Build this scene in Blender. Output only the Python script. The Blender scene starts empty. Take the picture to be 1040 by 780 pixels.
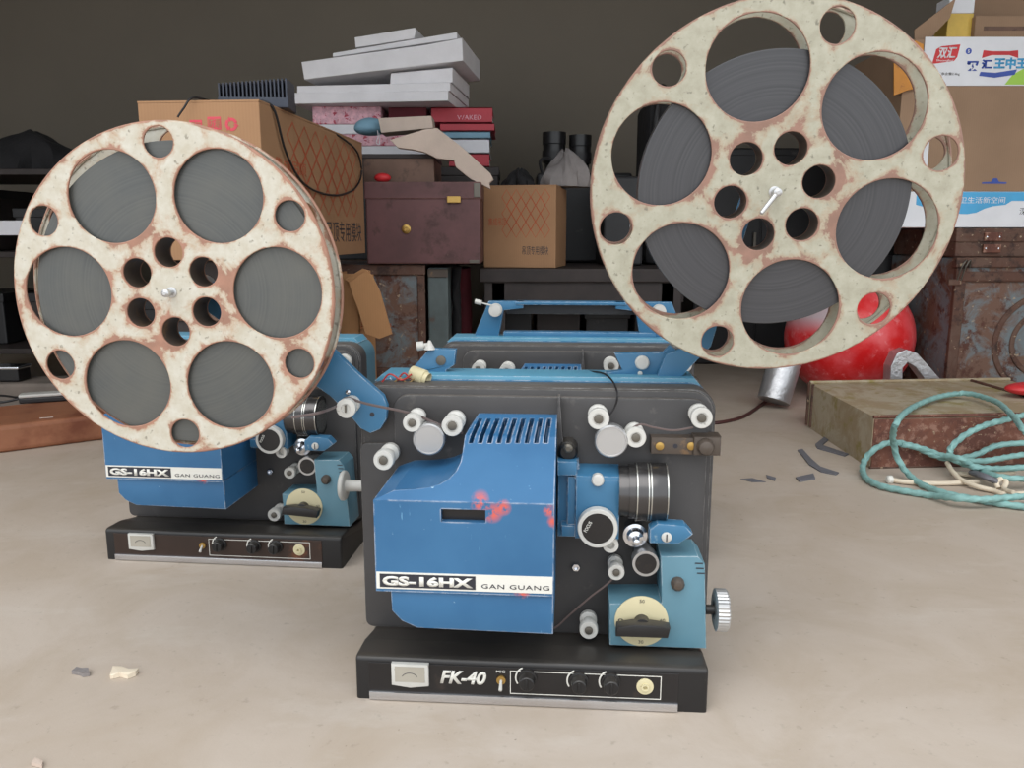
import bpy, bmesh, math, random
from mathutils import Vector, Matrix
random.seed(7)
PI = math.pi
rad = math.radians
# ---------------------------------------------------------------- camera, sky, light, exposure
F, CX, CY = 820.0, 520.0, 390.0
CAM_H, PITCH = 0.553, rad(10.37)
cam_data = bpy.data.cameras.new('camera')
cam = bpy.data.objects.new('camera', cam_data)
bpy.context.scene.collection.objects.link(cam)
cam.location = (0, 0, CAM_H)
cam.rotation_euler = (PI/2 - PITCH, 0, 0)
cam_data.sensor_width = 36.0
cam_data.lens = 36.0*F/1040.0
cam_data.clip_start = 0.02
cam_data.dof.use_dof = False
bpy.context.scene.camera = cam

world = bpy.data.worlds.new('overcast_sky')
bpy.context.scene.world = world
world.use_nodes = True
wnt = world.node_tree
bg = wnt.nodes['Background']
bg.inputs[0].default_value = (0.90, 0.95, 1.0, 1)
bg.inputs[1].default_value = 1.75
sun_d = bpy.data.lights.new('hazy_sun', 'SUN')
sun_d.energy = 1.3; sun_d.angle = rad(50); sun_d.color = (1.0, 0.97, 0.92)
sun_o = bpy.data.objects.new('hazy_sun', sun_d)
bpy.context.scene.collection.objects.link(sun_o)
sun_o.rotation_euler = (rad(34), 0, rad(-18)); sun_o.location = (0, -3, 4)
vs = bpy.context.scene.view_settings
bpy.context.scene.display_settings.display_device = 'sRGB'
vs.view_transform = 'Standard'; vs.look = 'None'; vs.gamma = 1.0
vs.use_curve_mapping = False
vs.exposure = 0.0

COL = bpy.context.scene.collection

# ---------------------------------------------------------------- measuring helpers
def ray(px, py):
    u = (px-CX)/F; v = (CY-py)/F
    return Vector((u, math.cos(PITCH)+v*math.sin(PITCH), -math.sin(PITCH)+v*math.cos(PITCH)))
def at_y(px, py, Y):
    d = ray(px, py); return Vector((0, 0, CAM_H)) + d*(Y/d.y)
def ground(px, py, z=0.0):
    d = ray(px, py); return Vector((0, 0, CAM_H)) + d*((z-CAM_H)/d.z)
class Frame:
    def __init__(s, origin, rz):
        s.o = Vector(origin); s.rz = rz
        s.M = Matrix.Rotation(rz, 4, 'Z'); s.I = s.M.inverted()
    def _r(s, px, py):
        return s.I @ (Vector((0, 0, CAM_H)) - s.o), s.I @ ray(px, py)
    def L(s, px, py, yl):
        o, d = s._r(px, py); return o + d*((yl-o.y)/d.y)
    def Lz(s, px, py, z):
        o, d = s._r(px, py); return o + d*((z-o.z)/d.z)
    def Lp(s, px, py, y0, z0, y1, z1):     # plane through (y0,z0),(y1,z1), along x
        o, d = s._r(px, py); n = Vector((0, z1-z0, -(y1-y0)))
        p = Vector((0, y0, z0)); return o + d*((p-o).dot(n)/d.dot(n))
    def sc(s, px, py, yl):                 # metres per pixel there
        p = s.o + s.M @ s.L(px, py, yl)
        return ((p.y)*math.cos(PITCH) - (p.z-CAM_H)*math.sin(PITCH))/F

# ---------------------------------------------------------------- object helpers
def tag(o, label=None, cat=None, group=None, kind=None):
    if label: o['label'] = label
    if cat: o['category'] = cat
    if group: o['group'] = group
    if kind: o['kind'] = kind
    return o
def thing(name, label, cat, loc=(0,0,0), rz=0.0, group=None):
    o = bpy.data.objects.new(name, None); COL.objects.link(o)
    o.empty_display_size = 0.05
    o.location = loc; o.rotation_euler = (0, 0, rz)
    return tag(o, label, cat, group)
def mesh_obj(name, me, mat, parent=None, smooth=True, loc=None, rot=None):
    if mat is not None:
        me.materials.clear(); me.materials.append(mat)
    o = bpy.data.objects.new(name, me); COL.objects.link(o)
    if parent is not None: o.parent = parent
    if loc is not None: o.location = loc
    if rot is not None: o.rotation_euler = rot
    if smooth:
        for p in me.polygons: p.use_smooth = True
        try: me.set_sharp_from_angle(angle=rad(35))
        except Exception: pass
    return o
def obj(name, bm, mat, parent=None, smooth=True, loc=None, rot=None):
    me = bpy.data.meshes.new(name)
    bmesh.ops.recalc_face_normals(bm, faces=bm.faces[:])
    bm.to_mesh(me); bm.free()
    return mesh_obj(name, me, mat, parent, smooth, loc, rot)
def NB(): return bmesh.new()
def merge(bm, b2, M=None):
    if M is not None: bmesh.ops.transform(b2, matrix=M, verts=b2.verts[:])
    me = bpy.data.meshes.new('tmp'); b2.to_mesh(me); b2.free()
    bm.from_mesh(me); bpy.data.meshes.remove(me)
def box(bm, x0, y0, z0, x1, y1, z1, bev=0.0, seg=2, M=None):
    b = NB()
    bmesh.ops.create_cube(b, size=1)
    for v in b.verts:
        v.co = Vector(((x0+x1)/2+v.co.x*(x1-x0), (y0+y1)/2+v.co.y*(y1-y0), (z0+z1)/2+v.co.z*(z1-z0)))
    if bev > 0: bmesh.ops.bevel(b, geom=b.edges[:], offset=bev, segments=seg, affect='EDGES', profile=0.5)
    merge(bm, b, M); return bm
def rrect(x0, z0, x1, z1, r, n=6):
    pts = []
    for cx, cz, a0 in ((x1-r, z1-r, 0), (x0+r, z1-r, 90), (x0+r, z0+r, 180), (x1-r, z0+r, 270)):
        for i in range(n+1):
            a = rad(a0+90*i/n); pts.append((cx+r*math.cos(a), cz+r*math.sin(a)))
    return pts
def circ(cx, cz, r, n=32, a0=0):
    return [(cx+r*math.cos(a0+2*PI*i/n), cz+r*math.sin(a0+2*PI*i/n)) for i in range(n)]
def plate(bm, pts, y0, y1, bev=0.0, seg=2, M=None):
    """outline in local x,z ; extruded from y0 (front) to y1 (back)"""
    b = NB()
    vs_ = [b.verts.new((p[0], y0, p[1])) for p in pts]
    f = b.faces.new(vs_)
    r = bmesh.ops.extrude_face_region(b, geom=[f])
    nv = [g for g in r['geom'] if isinstance(g, bmesh.types.BMVert)]
    for v in nv: v.co.y = y1
    bmesh.ops.recalc_face_normals(b, faces=b.faces[:])
    if bev > 0:
        ed = [e for e in b.edges if abs(e.verts[0].co.y-y0) < 1e-7 and abs(e.verts[1].co.y-y0) < 1e-7]
        bmesh.ops.bevel(b, geom=ed, offset=bev, segments=seg, affect='EDGES', profile=0.5)
    merge(bm, b, M); return bm
def axis_matrix(o, d):
    d = Vector(d).normalized()
    q = d.to_track_quat('Z', 'Y'); return Matrix.Translation(Vector(o)) @ q.to_matrix().to_4x4()
def lathe(bm, o, d, prof, n=28, cap=True):
    """prof: list of (distance along d, radius)"""
    b = NB(); rings = []
    for t, r in prof:
        rings.append([b.verts.new((r*math.cos(2*PI*i/n), r*math.sin(2*PI*i/n), t)) for i in range(n)])
    for a, c in zip(rings, rings[1:]):
        for i in range(n): b.faces.new((a[i], a[(i+1) % n], c[(i+1) % n], c[i]))
    if cap:
        b.faces.new(rings[0][::-1]); b.faces.new(rings[-1])
    merge(bm, b, axis_matrix(o, d)); return bm
def smooth_path(pts, k=6):
    pts = [Vector(p) for p in pts]
    if len(pts) < 3: return pts
    P = [pts[0]*2-pts[1]] + pts + [pts[-1]*2-pts[-2]]; out = []
    for i in range(1, len(P)-2):
        for j in range(k):
            t = j/k; a, b_, c, d = P[i-1], P[i], P[i+1], P[i+2]
            out.append(0.5*((2*b_)+(-a+c)*t+(2*a-5*b_+4*c-d)*t*t+(-a+3*b_-3*c+d)*t**3))
    out.append(pts[-1]); return out
def tube(bm, pts, r, n=8, k=6, flat=None, twist=0.0):
    P = smooth_path(pts, k) if k > 1 else [Vector(p) for p in pts]
    rings = []; up = Vector((0, 0, 1)); ph = 0
    for i, p in enumerate(P):
        t = (P[min(i+1, len(P)-1)]-P[max(i-1, 0)]).normalized()
        s = t.cross(up)
        if s.length < 1e-3: s = t.cross(Vector((1, 0, 0)))
        s.normalize(); u = s.cross(t).normalized()
        ry = r if flat is None else flat
        if i: ph += twist*(P[i]-P[i-1]).length
        ring = []
        for j in range(n):
            a = 2*PI*j/n
            rr = 1.0 + (0.16*math.cos(3*(a)-ph) if twist else 0)
            ring.append(bm.verts.new(p + s*(r*rr*math.cos(a)) + u*(ry*rr*math.sin(a))))
        rings.append(ring)
    for a, c in zip(rings, rings[1:]):
        for i in range(n): bm.faces.new((a[i], a[(i+1) % n], c[(i+1) % n], c[i]))
    bm.faces.new(rings[0][::-1]); bm.faces.new(rings[-1]); return bm
def curve_mesh(name, loops, y0, y1, bev=0.0):
    """outline with holes, through Blender's filled 2D curve; returns mesh in x,z plane spanning y0..y1"""
    cu = bpy.data.curves.new(name, 'CURVE'); cu.dimensions = '2D'; cu.fill_mode = 'BOTH'
    for L in loops:
        s = cu.splines.new('POLY'); s.points.add(len(L)-1)
        for i, (x, z) in enumerate(L): s.points[i].co = (x, z, 0, 1)
        s.use_cyclic_u = True
    h = abs(y1-y0)/2
    cu.extrude = h-bev; cu.bevel_depth = bev; cu.bevel_resolution = 1; cu.offset = -bev
    ob = bpy.data.objects.new(name, cu); COL.objects.link(ob)
    dg = bpy.context.evaluated_depsgraph_get()
    me = bpy.data.meshes.new_from_object(ob.evaluated_get(dg))
    bpy.data.objects.remove(ob); bpy.data.curves.remove(cu)
    me.transform(Matrix.Translation((0, (y0+y1)/2, 0)) @ Matrix.Rotation(PI/2, 4, 'X'))
    return me
def text_mesh(body, w, h, depth=0.0004, shear=0.0, bold=0.0, spacing=1.0):
    """lettering scaled to fill w x h, lying in x,z facing -y, lower-left corner at 0"""
    cu = bpy.data.curves.new('lettering', 'FONT'); cu.body = body; cu.size = 1; cu.extrude = 0
    cu.shear = shear; cu.offset = bold; cu.space_character = spacing; cu.resolution_u = 3
    ob = bpy.data.objects.new('lettering', cu); COL.objects.link(ob)
    dg = bpy.context.evaluated_depsgraph_get()
    me = bpy.data.meshes.new_from_object(ob.evaluated_get(dg))
    bpy.data.objects.remove(ob); bpy.data.curves.remove(cu)
    bm = NB(); bm.from_mesh(me)
    r = bmesh.ops.extrude_face_region(bm, geom=bm.faces[:])
    for v in [g for g in r['geom'] if isinstance(g, bmesh.types.BMVert)]: v.co.z = 1.0
    xs = [v.co.x for v in bm.verts]; ys = [v.co.y for v in bm.verts]
    x0, x1, y0, y1 = min(xs), max(xs), min(ys), max(ys)
    for v in bm.verts:
        x = (v.co.x-x0)/(x1-x0)*w; z = (v.co.y-y0)/(y1-y0)*h; y = -depth*v.co.z
        v.co = Vector((x, y, z))
    bmesh.ops.recalc_face_normals(bm, faces=bm.faces[:])
    bm.to_mesh(me); bm.free(); return me
def text_obj(name, body, mat, parent, x0, z0, w, h, y, **k):
    M = k.pop('M', None)
    me = text_mesh(body, w, h, **k)
    me.transform(Matrix.Translation((x0, y, z0)))
    if M is not None: me.transform(M)
    return mesh_obj(name, me, mat, parent, smooth=False)
def cut(o, cutter_bm):
    me = bpy.data.meshes.new('cutter'); bmesh.ops.recalc_face_normals(cutter_bm, faces=cutter_bm.faces[:])
    cutter_bm.to_mesh(me); cutter_bm.free()
    c = bpy.data.objects.new('cutter', me); COL.objects.link(c)
    par = o.parent; o.parent = None
    m = o.modifiers.new('cut', 'BOOLEAN'); m.operation = 'DIFFERENCE'; m.object = c; m.solver = 'EXACT'
    dg = bpy.context.evaluated_depsgraph_get()
    nm = bpy.data.meshes.new_from_object(o.evaluated_get(dg))
    o.modifiers.clear(); nm.materials.clear()
    mt = o.data.materials[0]; o.data = nm; nm.materials.append(mt)
    for p in nm.polygons: p.material_index = 0
    o.parent = par; bpy.data.objects.remove(c)

# ---------------------------------------------------------------- materials
class NT:
    def __init__(s, name):
        s.m = bpy.data.materials.new(name); s.m.use_nodes = True
        s.t = s.m.node_tree; s.b = s.t.nodes['Principled BSDF']
        s.co = s.t.nodes.new('ShaderNodeTexCoord').outputs['Object']
    def link(s, v, inp):
        if isinstance(v, (int, float)): inp.default_value = v
        elif isinstance(v, (tuple, list)):
            inp.default_value = tuple(v)+((1,) if len(v) == 3 and inp.type == 'RGBA' else ())
        else: s.t.links.new(v, inp)
    def math(s, op, a, b=0.0, c=None, clamp=False):
        n = s.t.nodes.new('ShaderNodeMath'); n.operation = op; n.use_clamp = clamp
        s.link(a, n.inputs[0]); s.link(b, n.inputs[1])
        if c is not None: s.link(c, n.inputs[2])
        return n.outputs[0]
    def noise(s, scale, detail=4, rough=0.6, vec=None, stretch=None, dist=0.0):
        n = s.t.nodes.new('ShaderNodeTexNoise')
        v = vec or s.co
        if stretch:
            mp = s.t.nodes.new('ShaderNodeMapping'); s.t.links.new(v, mp.inputs[0])
            mp.inputs['Scale'].default_value = stretch; v = mp.outputs[0]
        s.t.links.new(v, n.inputs['Vector'])
        n.inputs['Scale'].default_value = scale; n.inputs['Detail'].default_value = detail
        n.inputs['Roughness'].default_value = rough; n.inputs['Distortion'].default_value = dist
        return n.outputs[0]
    def ramp(s, v, a, b, lo=0.0, hi=1.0):
        n = s.t.nodes.new('ShaderNodeMapRange'); n.clamp = True
        s.link(v, n.inputs[0]); n.inputs[1].default_value = a; n.inputs[2].default_value = b
        n.inputs[3].default_value = lo; n.inputs[4].default_value = hi
        return n.outputs[0]
    def mix(s, f, a, b):
        n = s.t.nodes.new('ShaderNodeMix'); n.data_type = 'RGBA'
        s.link(f, n.inputs[0]); s.link(a, n.inputs[6]); s.link(b, n.inputs[7])
        return n.outputs[2]
    def xyz(s):
        n = s.t.nodes.new('ShaderNodeSeparateXYZ'); s.t.links.new(s.co, n.inputs[0]); return n.outputs
    def edge(s, radius=0.004):
        bv = s.t.nodes.new('ShaderNodeBevel'); bv.samples = 4; bv.inputs[0].default_value = radius
        g = s.t.nodes.new('ShaderNodeNewGeometry')
        d = s.t.nodes.new('ShaderNodeVectorMath'); d.operation = 'DOT_PRODUCT'
        s.t.links.new(bv.outputs[0], d.inputs[0]); s.t.links.new(g.outputs['Normal'], d.inputs[1])
        return s.math('SUBTRACT', 1.0, d.outputs['Value'])
    def bump(s, h, strength=0.3, dist=0.002):
        n = s.t.nodes.new('ShaderNodeBump'); s.t.links.new(h, n.inputs['Height'])
        n.inputs['Strength'].default_value = strength; n.inputs['Distance'].default_value = dist
        s.t.links.new(n.outputs[0], s.b.inputs['Normal'])
    def done(s, col, rough=0.5, metal=0.0, spec=0.5):
        s.link(col, s.b.inputs['Base Color']); s.link(rough, s.b.inputs['Roughness'])
        s.link(metal, s.b.inputs['Metallic']); s.b.inputs['Specular IOR Level'].default_value = spec
        return s.m
def sr(r, g, b):
    def f(c):
        c /= 255.0
        return c/12.92 if c <= 0.04045 else ((c+0.055)/1.055)**2.4
    return (f(r), f(g), f(b))
def mk(name, col, rough=0.5, metal=0.0, var=0.12, vs_=9, wear=(), edge=None, bump=None, spec=0.5, dust=None):
    t = NT(name)
    c2 = tuple(c*(1-var) for c in col); c3 = tuple(min(1, c*(1+var)) for c in col)
    out = t.mix(t.ramp(t.noise(vs_, 4), 0.35, 0.65), c2, c3)
    for (wc, sc_, th, soft) in wear:
        out = t.mix(t.ramp(t.noise(sc_, 6, 0.65), th, th+soft), out, wc)
    if dust:
        g = t.t.nodes.new('ShaderNodeNewGeometry'); sx = t.t.nodes.new('ShaderNodeSeparateXYZ')
        t.t.links.new(g.outputs['Normal'], sx.inputs[0])
        up = t.ramp(sx.outputs[2], 0.3, 0.95, 0, dust[1])
        out = t.mix(t.math('MULTIPLY', up, t.ramp(t.noise(14, 5), 0.3, 0.6, 0.5, 1)), out, dust[0])
    if edge:
        e = t.edge(edge[1])
        n = t.ramp(t.noise(60, 5, 0.7), 0.42, 0.6)
        out = t.mix(t.math('MULTIPLY', t.ramp(e, 0.02, 0.12), n), out, edge[0])
    if bump: t.bump(t.noise(bump[0], 5, 0.6), bump[1], bump[2] if len(bump) > 2 else 0.002)
    return t.done(out, rough, metal, spec)

M = {}
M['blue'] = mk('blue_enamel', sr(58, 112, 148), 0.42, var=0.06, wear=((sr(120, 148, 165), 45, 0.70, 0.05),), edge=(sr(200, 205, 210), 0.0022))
M['deck'] = mk('paler_blue_enamel', sr(88, 146, 172), 0.4, var=0.06, edge=(sr(200, 205, 210), 0.002))  # paler blue than the other enamel, used on the top deck only
M['teal'] = mk('teal_enamel', sr(90, 130, 146), 0.42, var=0.07, wear=((sr(110, 120, 110), 22, 0.66, 0.14),), edge=(sr(190, 200, 205), 0.002))
M['case'] = mk('dark_case_leatherette', sr(62, 60, 60), 0.55, var=0.10, wear=((sr(92, 88, 84), 30, 0.62, 0.15),), edge=(sr(130, 128, 126), 0.0022), bump=(400, 0.15, 0.0006), dust=(sr(130, 122, 112), 0.35))
M['black'] = mk('black_plastic', sr(26, 25, 26), 0.38, var=0.1, wear=((sr(70, 66, 62), 40, 0.66, 0.1),), dust=(sr(110, 102, 92), 0.25))
M['panel'] = mk('black_panel', sr(30, 28, 29), 0.3, var=0.12, wear=((sr(62, 52, 46), 25, 0.62, 0.15),))
M['panel_brown'] = mk('brown_panel', sr(52, 38, 32), 0.35, var=0.2, wear=((sr(110, 66, 44), 12, 0.60, 0.12),))
M['alu'] = mk('turned_aluminium', sr(190, 190, 190), 0.33, 0.75, var=0.05, wear=((sr(120, 118, 112), 60, 0.66, 0.1),))
M['chrome'] = mk('chrome', sr(215, 217, 222), 0.18, 1.0, var=0.03)
M['white_metal'] = mk('pale_grey_plastic', sr(198, 196, 190), 0.4, var=0.05, wear=((sr(120, 116, 106), 70, 0.64, 0.1),))
M['screw'] = mk('dull_screw_steel', sr(105, 100, 92), 0.45, 0.6)
M['brass'] = mk('brass', sr(185, 150, 85), 0.35, 0.8)
M['white'] = mk('white_print', sr(222, 220, 212), 0.5, var=0.04, wear=((sr(160, 150, 135), 60, 0.68, 0.08),))
M['ink'] = mk('dark_ink', sr(42, 42, 50), 0.5, var=0.05)
M['faded_ink'] = mk('faded_ink', sr(92, 88, 84), 0.5)
M['dial'] = mk('cream_dial', sr(205, 195, 158), 0.45, var=0.06, wear=((sr(140, 120, 80), 40, 0.66, 0.1),))
M['lens'] = mk('black_anodised_lens', sr(84, 82, 82), 0.24, 0.75, var=0.1)
M['lens_line'] = mk('lens_ring_silver', sr(190, 190, 185), 0.25, 0.9)
M['brown_metal'] = mk('brown_oxidised_metal', sr(84, 74, 66), 0.5, 0.2, wear=((sr(120, 95, 70), 40, 0.6, 0.1),))
M['glass'] = mk('meter_face', sr(168, 162, 150), 0.25, var=0.08)
M['strap'] = mk('black_rubber_cable', sr(28, 26, 28), 0.5)
M['brown_cable'] = mk('brown_rubber_cable', sr(74, 40, 38), 0.45)
M['red_wire'] = mk('red_wire', sr(170, 50, 45), 0.5)
M['tan_wire'] = mk('tan_wire', sr(150, 125, 85), 0.5)
M['film_strip'] = mk('film_leader', sr(96, 82, 80), 0.3)

def lamp_mat():
    t = NT('blue_enamel_chipped')
    base = t.mix(t.ramp(t.noise(8, 4), 0.35, 0.65), sr(44, 96, 138), sr(54, 106, 148))
    scr = t.ramp(t.noise(30, 5, 0.6, stretch=(6, 6, 1)), 0.70, 0.74)
    base = t.mix(scr, base, sr(110, 160, 195))
    base = t.mix(t.ramp(t.noise(70, 5, 0.6), 0.70, 0.73), base, sr(150, 180, 200))
    e = t.edge(0.003)
    msk = t.math('MULTIPLY', t.ramp(e, 0.02, 0.12, 0, 0.75), t.ramp(t.noise(45, 5, 0.7), 0.40, 0.55))
    base = t.mix(msk, base, sr(205, 205, 210))
    t.rusty = base
    return t, base
_t, _b = lamp_mat()
X = _t.xyz()
RED_SPOTS = []   # filled in once positions are known (x, z, radius)
def spot(t, x, z, r):
    dx = t.math('SUBTRACT', X[0], x); dz = t.math('SUBTRACT', X[2], z)
    d = t.math('SQRT', t.math('ADD', t.math('MULTIPLY', dx, dx), t.math('MULTIPLY', dz, dz)))
    return t.ramp(d, r*0.3, r, 1, 0)
LAMP_T, LAMP_BASE = _t, _b

def reel_mat(name, R, phi, body, rust, amt, pale, stain, hubk=0.10, hubr=.36):
    t = NT(name); x = t.xyz()
    r = t.math('SQRT', t.math('ADD', t.math('MULTIPLY', x[0], x[0]), t.math('MULTIPLY', x[2], x[2])))
    a = t.math('ARCTAN2', x[2], x[0])
    def hole(c, rh, a0):
        f = t.math('SUBTRACT', t.math('FLOORED_MODULO', t.math('ADD', a, rad(30)-a0+4*PI), rad(60)), rad(30))
        xx = t.math('SUBTRACT', t.math('MULTIPLY', r, t.math('COSINE', f)), c)
        zz = t.math('MULTIPLY', r, t.math('SINE', f))
        return t.math('SUBTRACT', t.math('SQRT', t.math('ADD', t.math('MULTIPLY', xx, xx), t.math('MULTIPLY', zz, zz))), rh)
    e = t.math('MINIMUM', hole(.655*R, .272*R, phi), t.math('SUBTRACT', R, r))
    e = t.math('MINIMUM', e, hole(.88*R, .09*R, phi+rad(31)))
    e = t.math('MINIMUM', e, hole(.24*R, .088*R, phi+rad(31)))
    near = t.math('ADD', t.ramp(e, 0.0, 0.010, 0.15, 0.0), t.ramp(e, 0.0002, 0.0026, 0.12, 0.0))
    hub = t.ramp(t.math('ABSOLUTE', t.math('SUBTRACT', r, hubr*R)), 0.0, .13*R, hubk, 0.0)
    n = t.noise(26, 8, 0.68, dist=0.3)
    v = t.math('ADD', t.math('ADD', n, near), hub)
    big = t.noise(7, 4, 0.6)
    v = t.math('ADD', v, t.math('MULTIPLY', t.math('SUBTRACT', big, 0.5), 0.28))
    m = t.ramp(v, amt, amt+0.045)
    c = t.mix(t.ramp(t.noise(60, 6, 0.65), 0.35, 0.68), body, pale)
    c = t.mix(t.ramp(t.noise(150, 3, 0.5), 0.62, 0.70), c, tuple(k*0.6 for k in body))
    halo = t.ramp(v, amt-0.09, amt)
    c = t.mix(t.math('MULTIPLY', halo, 0.6), c, stain)
    rc = t.mix(t.ramp(t.noise(40, 5), 0.4, 0.6), rust, tuple(k*1.35 for k in rust))
    c = t.mix(t.math('MULTIPLY', m, 0.85), c, rc)
    t.bump(v, 0.25, 0.001)
    return t.done(c, 0.55)
def film_mat(name, c1, c2, cloud):
    t = NT(name); x = t.xyz()
    r = t.math('SQRT', t.math('ADD', t.math('MULTIPLY', x[0], x[0]), t.math('MULTIPLY', x[2], x[2])))
    cb = t.t.nodes.new('ShaderNodeCombineXYZ'); t.t.links.new(t.math('MULTIPLY', r, 90.0), cb.inputs[0])
    rings = t.noise(3.0, 6, 0.75, vec=cb.outputs[0])
    c = t.mix(t.ramp(rings, 0.38, 0.62), c1, c2)
    c = t.mix(t.ramp(t.noise(11, 5, 0.6), 0.42, 0.72, 0, 0.75), c, cloud)
    t.bump(rings, 0.2, 0.0006)
    return t.done(c, 0.38, 0.0, 0.6)
M['film_left'] = film_mat('wound_film_dusty', sr(68, 71, 70), sr(82, 83, 81), sr(90, 89, 83))
M['film_right'] = film_mat('wound_film_grey', sr(48, 48, 51), sr(68, 68, 71), sr(56, 56, 60))
def rust(name, base, mid, deep, s=7.0, rough=0.7, k=0.0):
    t = NT(name)
    c = t.mix(t.ramp(t.noise(s, 7, 0.7, dist=0.8), 0.42+k, 0.56+k), base, mid)
    c = t.mix(t.ramp(t.noise(s*2.3, 7, 0.7), 0.52+k, 0.62+k), c, deep)
    c = t.mix(t.ramp(t.noise(s*6, 4, 0.6), 0.64, 0.70), c, sr(170, 150, 125))
    t.bump(t.noise(s*8, 6), 0.4, 0.002)
    return t.done(c, rough, 0.1)
M['rust_grey'] = rust('rusted_grey_steel', sr(112, 122, 126), sr(112, 84, 70), sr(86, 52, 40), 9)
M['rust_brown'] = rust('rusted_brown_steel', sr(100, 76, 64), sr(92, 62, 50), sr(62, 44, 38), 9)
M['rust_light'] = rust('mouldy_tin', sr(176, 164, 142), sr(158, 140, 112), sr(146, 132, 84), 8, k=0.02)
M['rust_red'] = rust('red_rusted_tin', sr(118, 74, 58), sr(96, 58, 48), sr(150, 112, 96), 16)
M['teal_grey'] = mk('grey_green_steel', sr(88, 98, 98), 0.5, var=0.2, wear=((sr(90, 70, 60), 14, 0.62, 0.1),))
def cardboard(name, col):
    t = NT(name)
    w = t.t.nodes.new('ShaderNodeTexWave'); t.t.links.new(t.co, w.inputs[0]); w.inputs['Scale'].default_value = 45
    w.inputs['Distortion'].default_value = 0.6
    c = t.mix(t.ramp(t.noise(5, 4), 0.35, 0.65), tuple(k*0.86 for k in col), col)
    c = t.mix(t.math('MULTIPLY', w.outputs[1], 0.10), c, tuple(k*0.6 for k in col))
    return t.done(c, 0.8, 0, 0.2)
M['card'] = cardboard('brown_cardboard', sr(170, 131, 98))
M['card2'] = cardboard('tan_cardboard', sr(160, 132, 108))
M['card_orange'] = cardboard('orange_cardboard', sr(196, 146, 102))
M['card_white'] = mk('white_coated_card', sr(225, 226, 230), 0.4, var=0.04)
M['card_blue'] = mk('blue_print', sr(70, 165, 215), 0.4, var=0.06)
M['card_green'] = mk('green_print', sr(160, 205, 70), 0.4, var=0.06)
M['card_red'] = mk('red_print', sr(200, 45, 50), 0.5)
M['lattice_red'] = mk('faded_red_print', sr(176, 84, 52), 0.7)
M['pink_red'] = mk('pinkish_red_print', sr(205, 70, 85), 0.6)
M['deep_blue'] = mk('deep_blue_print', sr(45, 75, 165), 0.4)
M['yellow'] = mk('yellow_carton', sr(215, 180, 80), 0.5)
M['orange'] = mk('orange_carton', sr(205, 135, 45), 0.5, wear=((sr(150, 90, 40), 20, 0.6, 0.1),))
M['foam'] = mk('white_polystyrene', sr(226, 224, 226), 0.8, var=0.05, bump=(220, 0.3))
M['foam_tan'] = mk('beige_moulded_pulp', sr(196, 178, 164), 0.85, var=0.08, bump=(120, 0.3))
M['wine_wood'] = mk('dark_red_painted_wood', sr(96, 62, 62), 0.55, var=0.18, wear=((sr(70, 44, 42), 12, 0.55, 0.12), (sr(185, 160, 130), 26, 0.71, 0.03)), edge=(sr(150, 120, 100), 0.003))
M['brown_wood'] = mk('brown_wood', sr(104, 78, 64), 0.6, var=0.2, wear=((sr(60, 44, 38), 14, 0.56, 0.15),))
M['dark_wood'] = mk('near_black_wood', sr(46, 38, 36), 0.6, var=0.25)
M['black_cloth'] = mk('black_cloth', sr(24, 23, 25), 0.85, var=0.2, bump=(30, 0.6, 0.01))
M['black_box'] = mk('black_box', sr(30, 29, 31), 0.5, var=0.2, wear=((sr(62, 58, 56), 16, 0.62, 0.1),))
M['red_book'] = mk('red_book_cover', sr(176, 44, 58), 0.5, var=0.1)
M['pink_paper'] = mk('pink_paper_stack', sr(206, 160, 170), 0.6, var=0.2, vs_=60, wear=((sr(165, 50, 70), 50, 0.56, 0.05),))
M['paper'] = mk('white_paper', sr(214, 214, 218), 0.6, var=0.06)
M['maroon'] = mk('maroon_cloth', sr(92, 26, 36), 0.8, var=0.2)
M['grey_cloth'] = mk('grey_cloth', sr(130, 124, 122), 0.9, var=0.15, bump=(20, 0.6, 0.01))
M['pale_blue'] = mk('pale_blue_cloth', sr(120, 158, 178), 0.7, var=0.1)
M['heat'] = mk('grey_anodised_fins', sr(60, 64, 74), 0.45, 0.4)
M['rope'] = mk('sea_green_rope', sr(132, 174, 170), 0.65, var=0.12, vs_=40, bump=(500, 0.5, 0.001))
M['cream_cable'] = mk('cream_cable', sr(222, 208, 186), 0.5, var=0.06)
M['foil'] = mk('silver_foil_tube', sr(196, 196, 198), 0.3, 0.7, var=0.1, bump=(90, 0.8, 0.003))
M['shard'] = mk('slate_grey_scrap', sr(104, 104, 110), 0.6, var=0.08)
M['plank'] = mk('reddish_plank', sr(150, 98, 70), 0.6, var=0.12, wear=((sr(118, 66, 44), 6, 0.5, 0.2), (sr(200, 180, 160), 36, 0.70, 0.03)))
M['grey_plank'] = mk('weathered_plank', sr(116, 106, 98), 0.8, var=0.15, wear=((sr(90, 82, 76), 12, 0.55, 0.1),))
def floor_mat():
    t = NT('pale_concrete')
    c = t.mix(t.ramp(t.noise(1.1, 5, 0.6, dist=0.6), 0.35, 0.68), sr(176, 162, 148), sr(194, 182, 170))
    c = t.mix(t.ramp(t.noise(5, 6, 0.65, dist=0.8), 0.42, 0.72, 0, 0.8), c, sr(170, 154, 136))
    c = t.mix(t.ramp(t.noise(3, 8, 0.7, stretch=(1, 2.6, 1)), 0.55, 0.75, 0, 0.5), c, sr(200, 193, 184))
    c = t.mix(t.ramp(t.noise(60, 4, 0.6), 0.62, 0.72, 0, 0.35), c, sr(136, 124, 110))
    vo = t.noise(160, 2, 0.5)
    c = t.mix(t.ramp(vo, 0.74, 0.77, 0, 0.6), c, sr(110, 98, 86))
    t.bump(t.noise(12, 8, 0.7), 0.12, 0.01)
    return t.done(c, 0.62, 0, 0.35)
M['floor'] = floor_mat()
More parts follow.
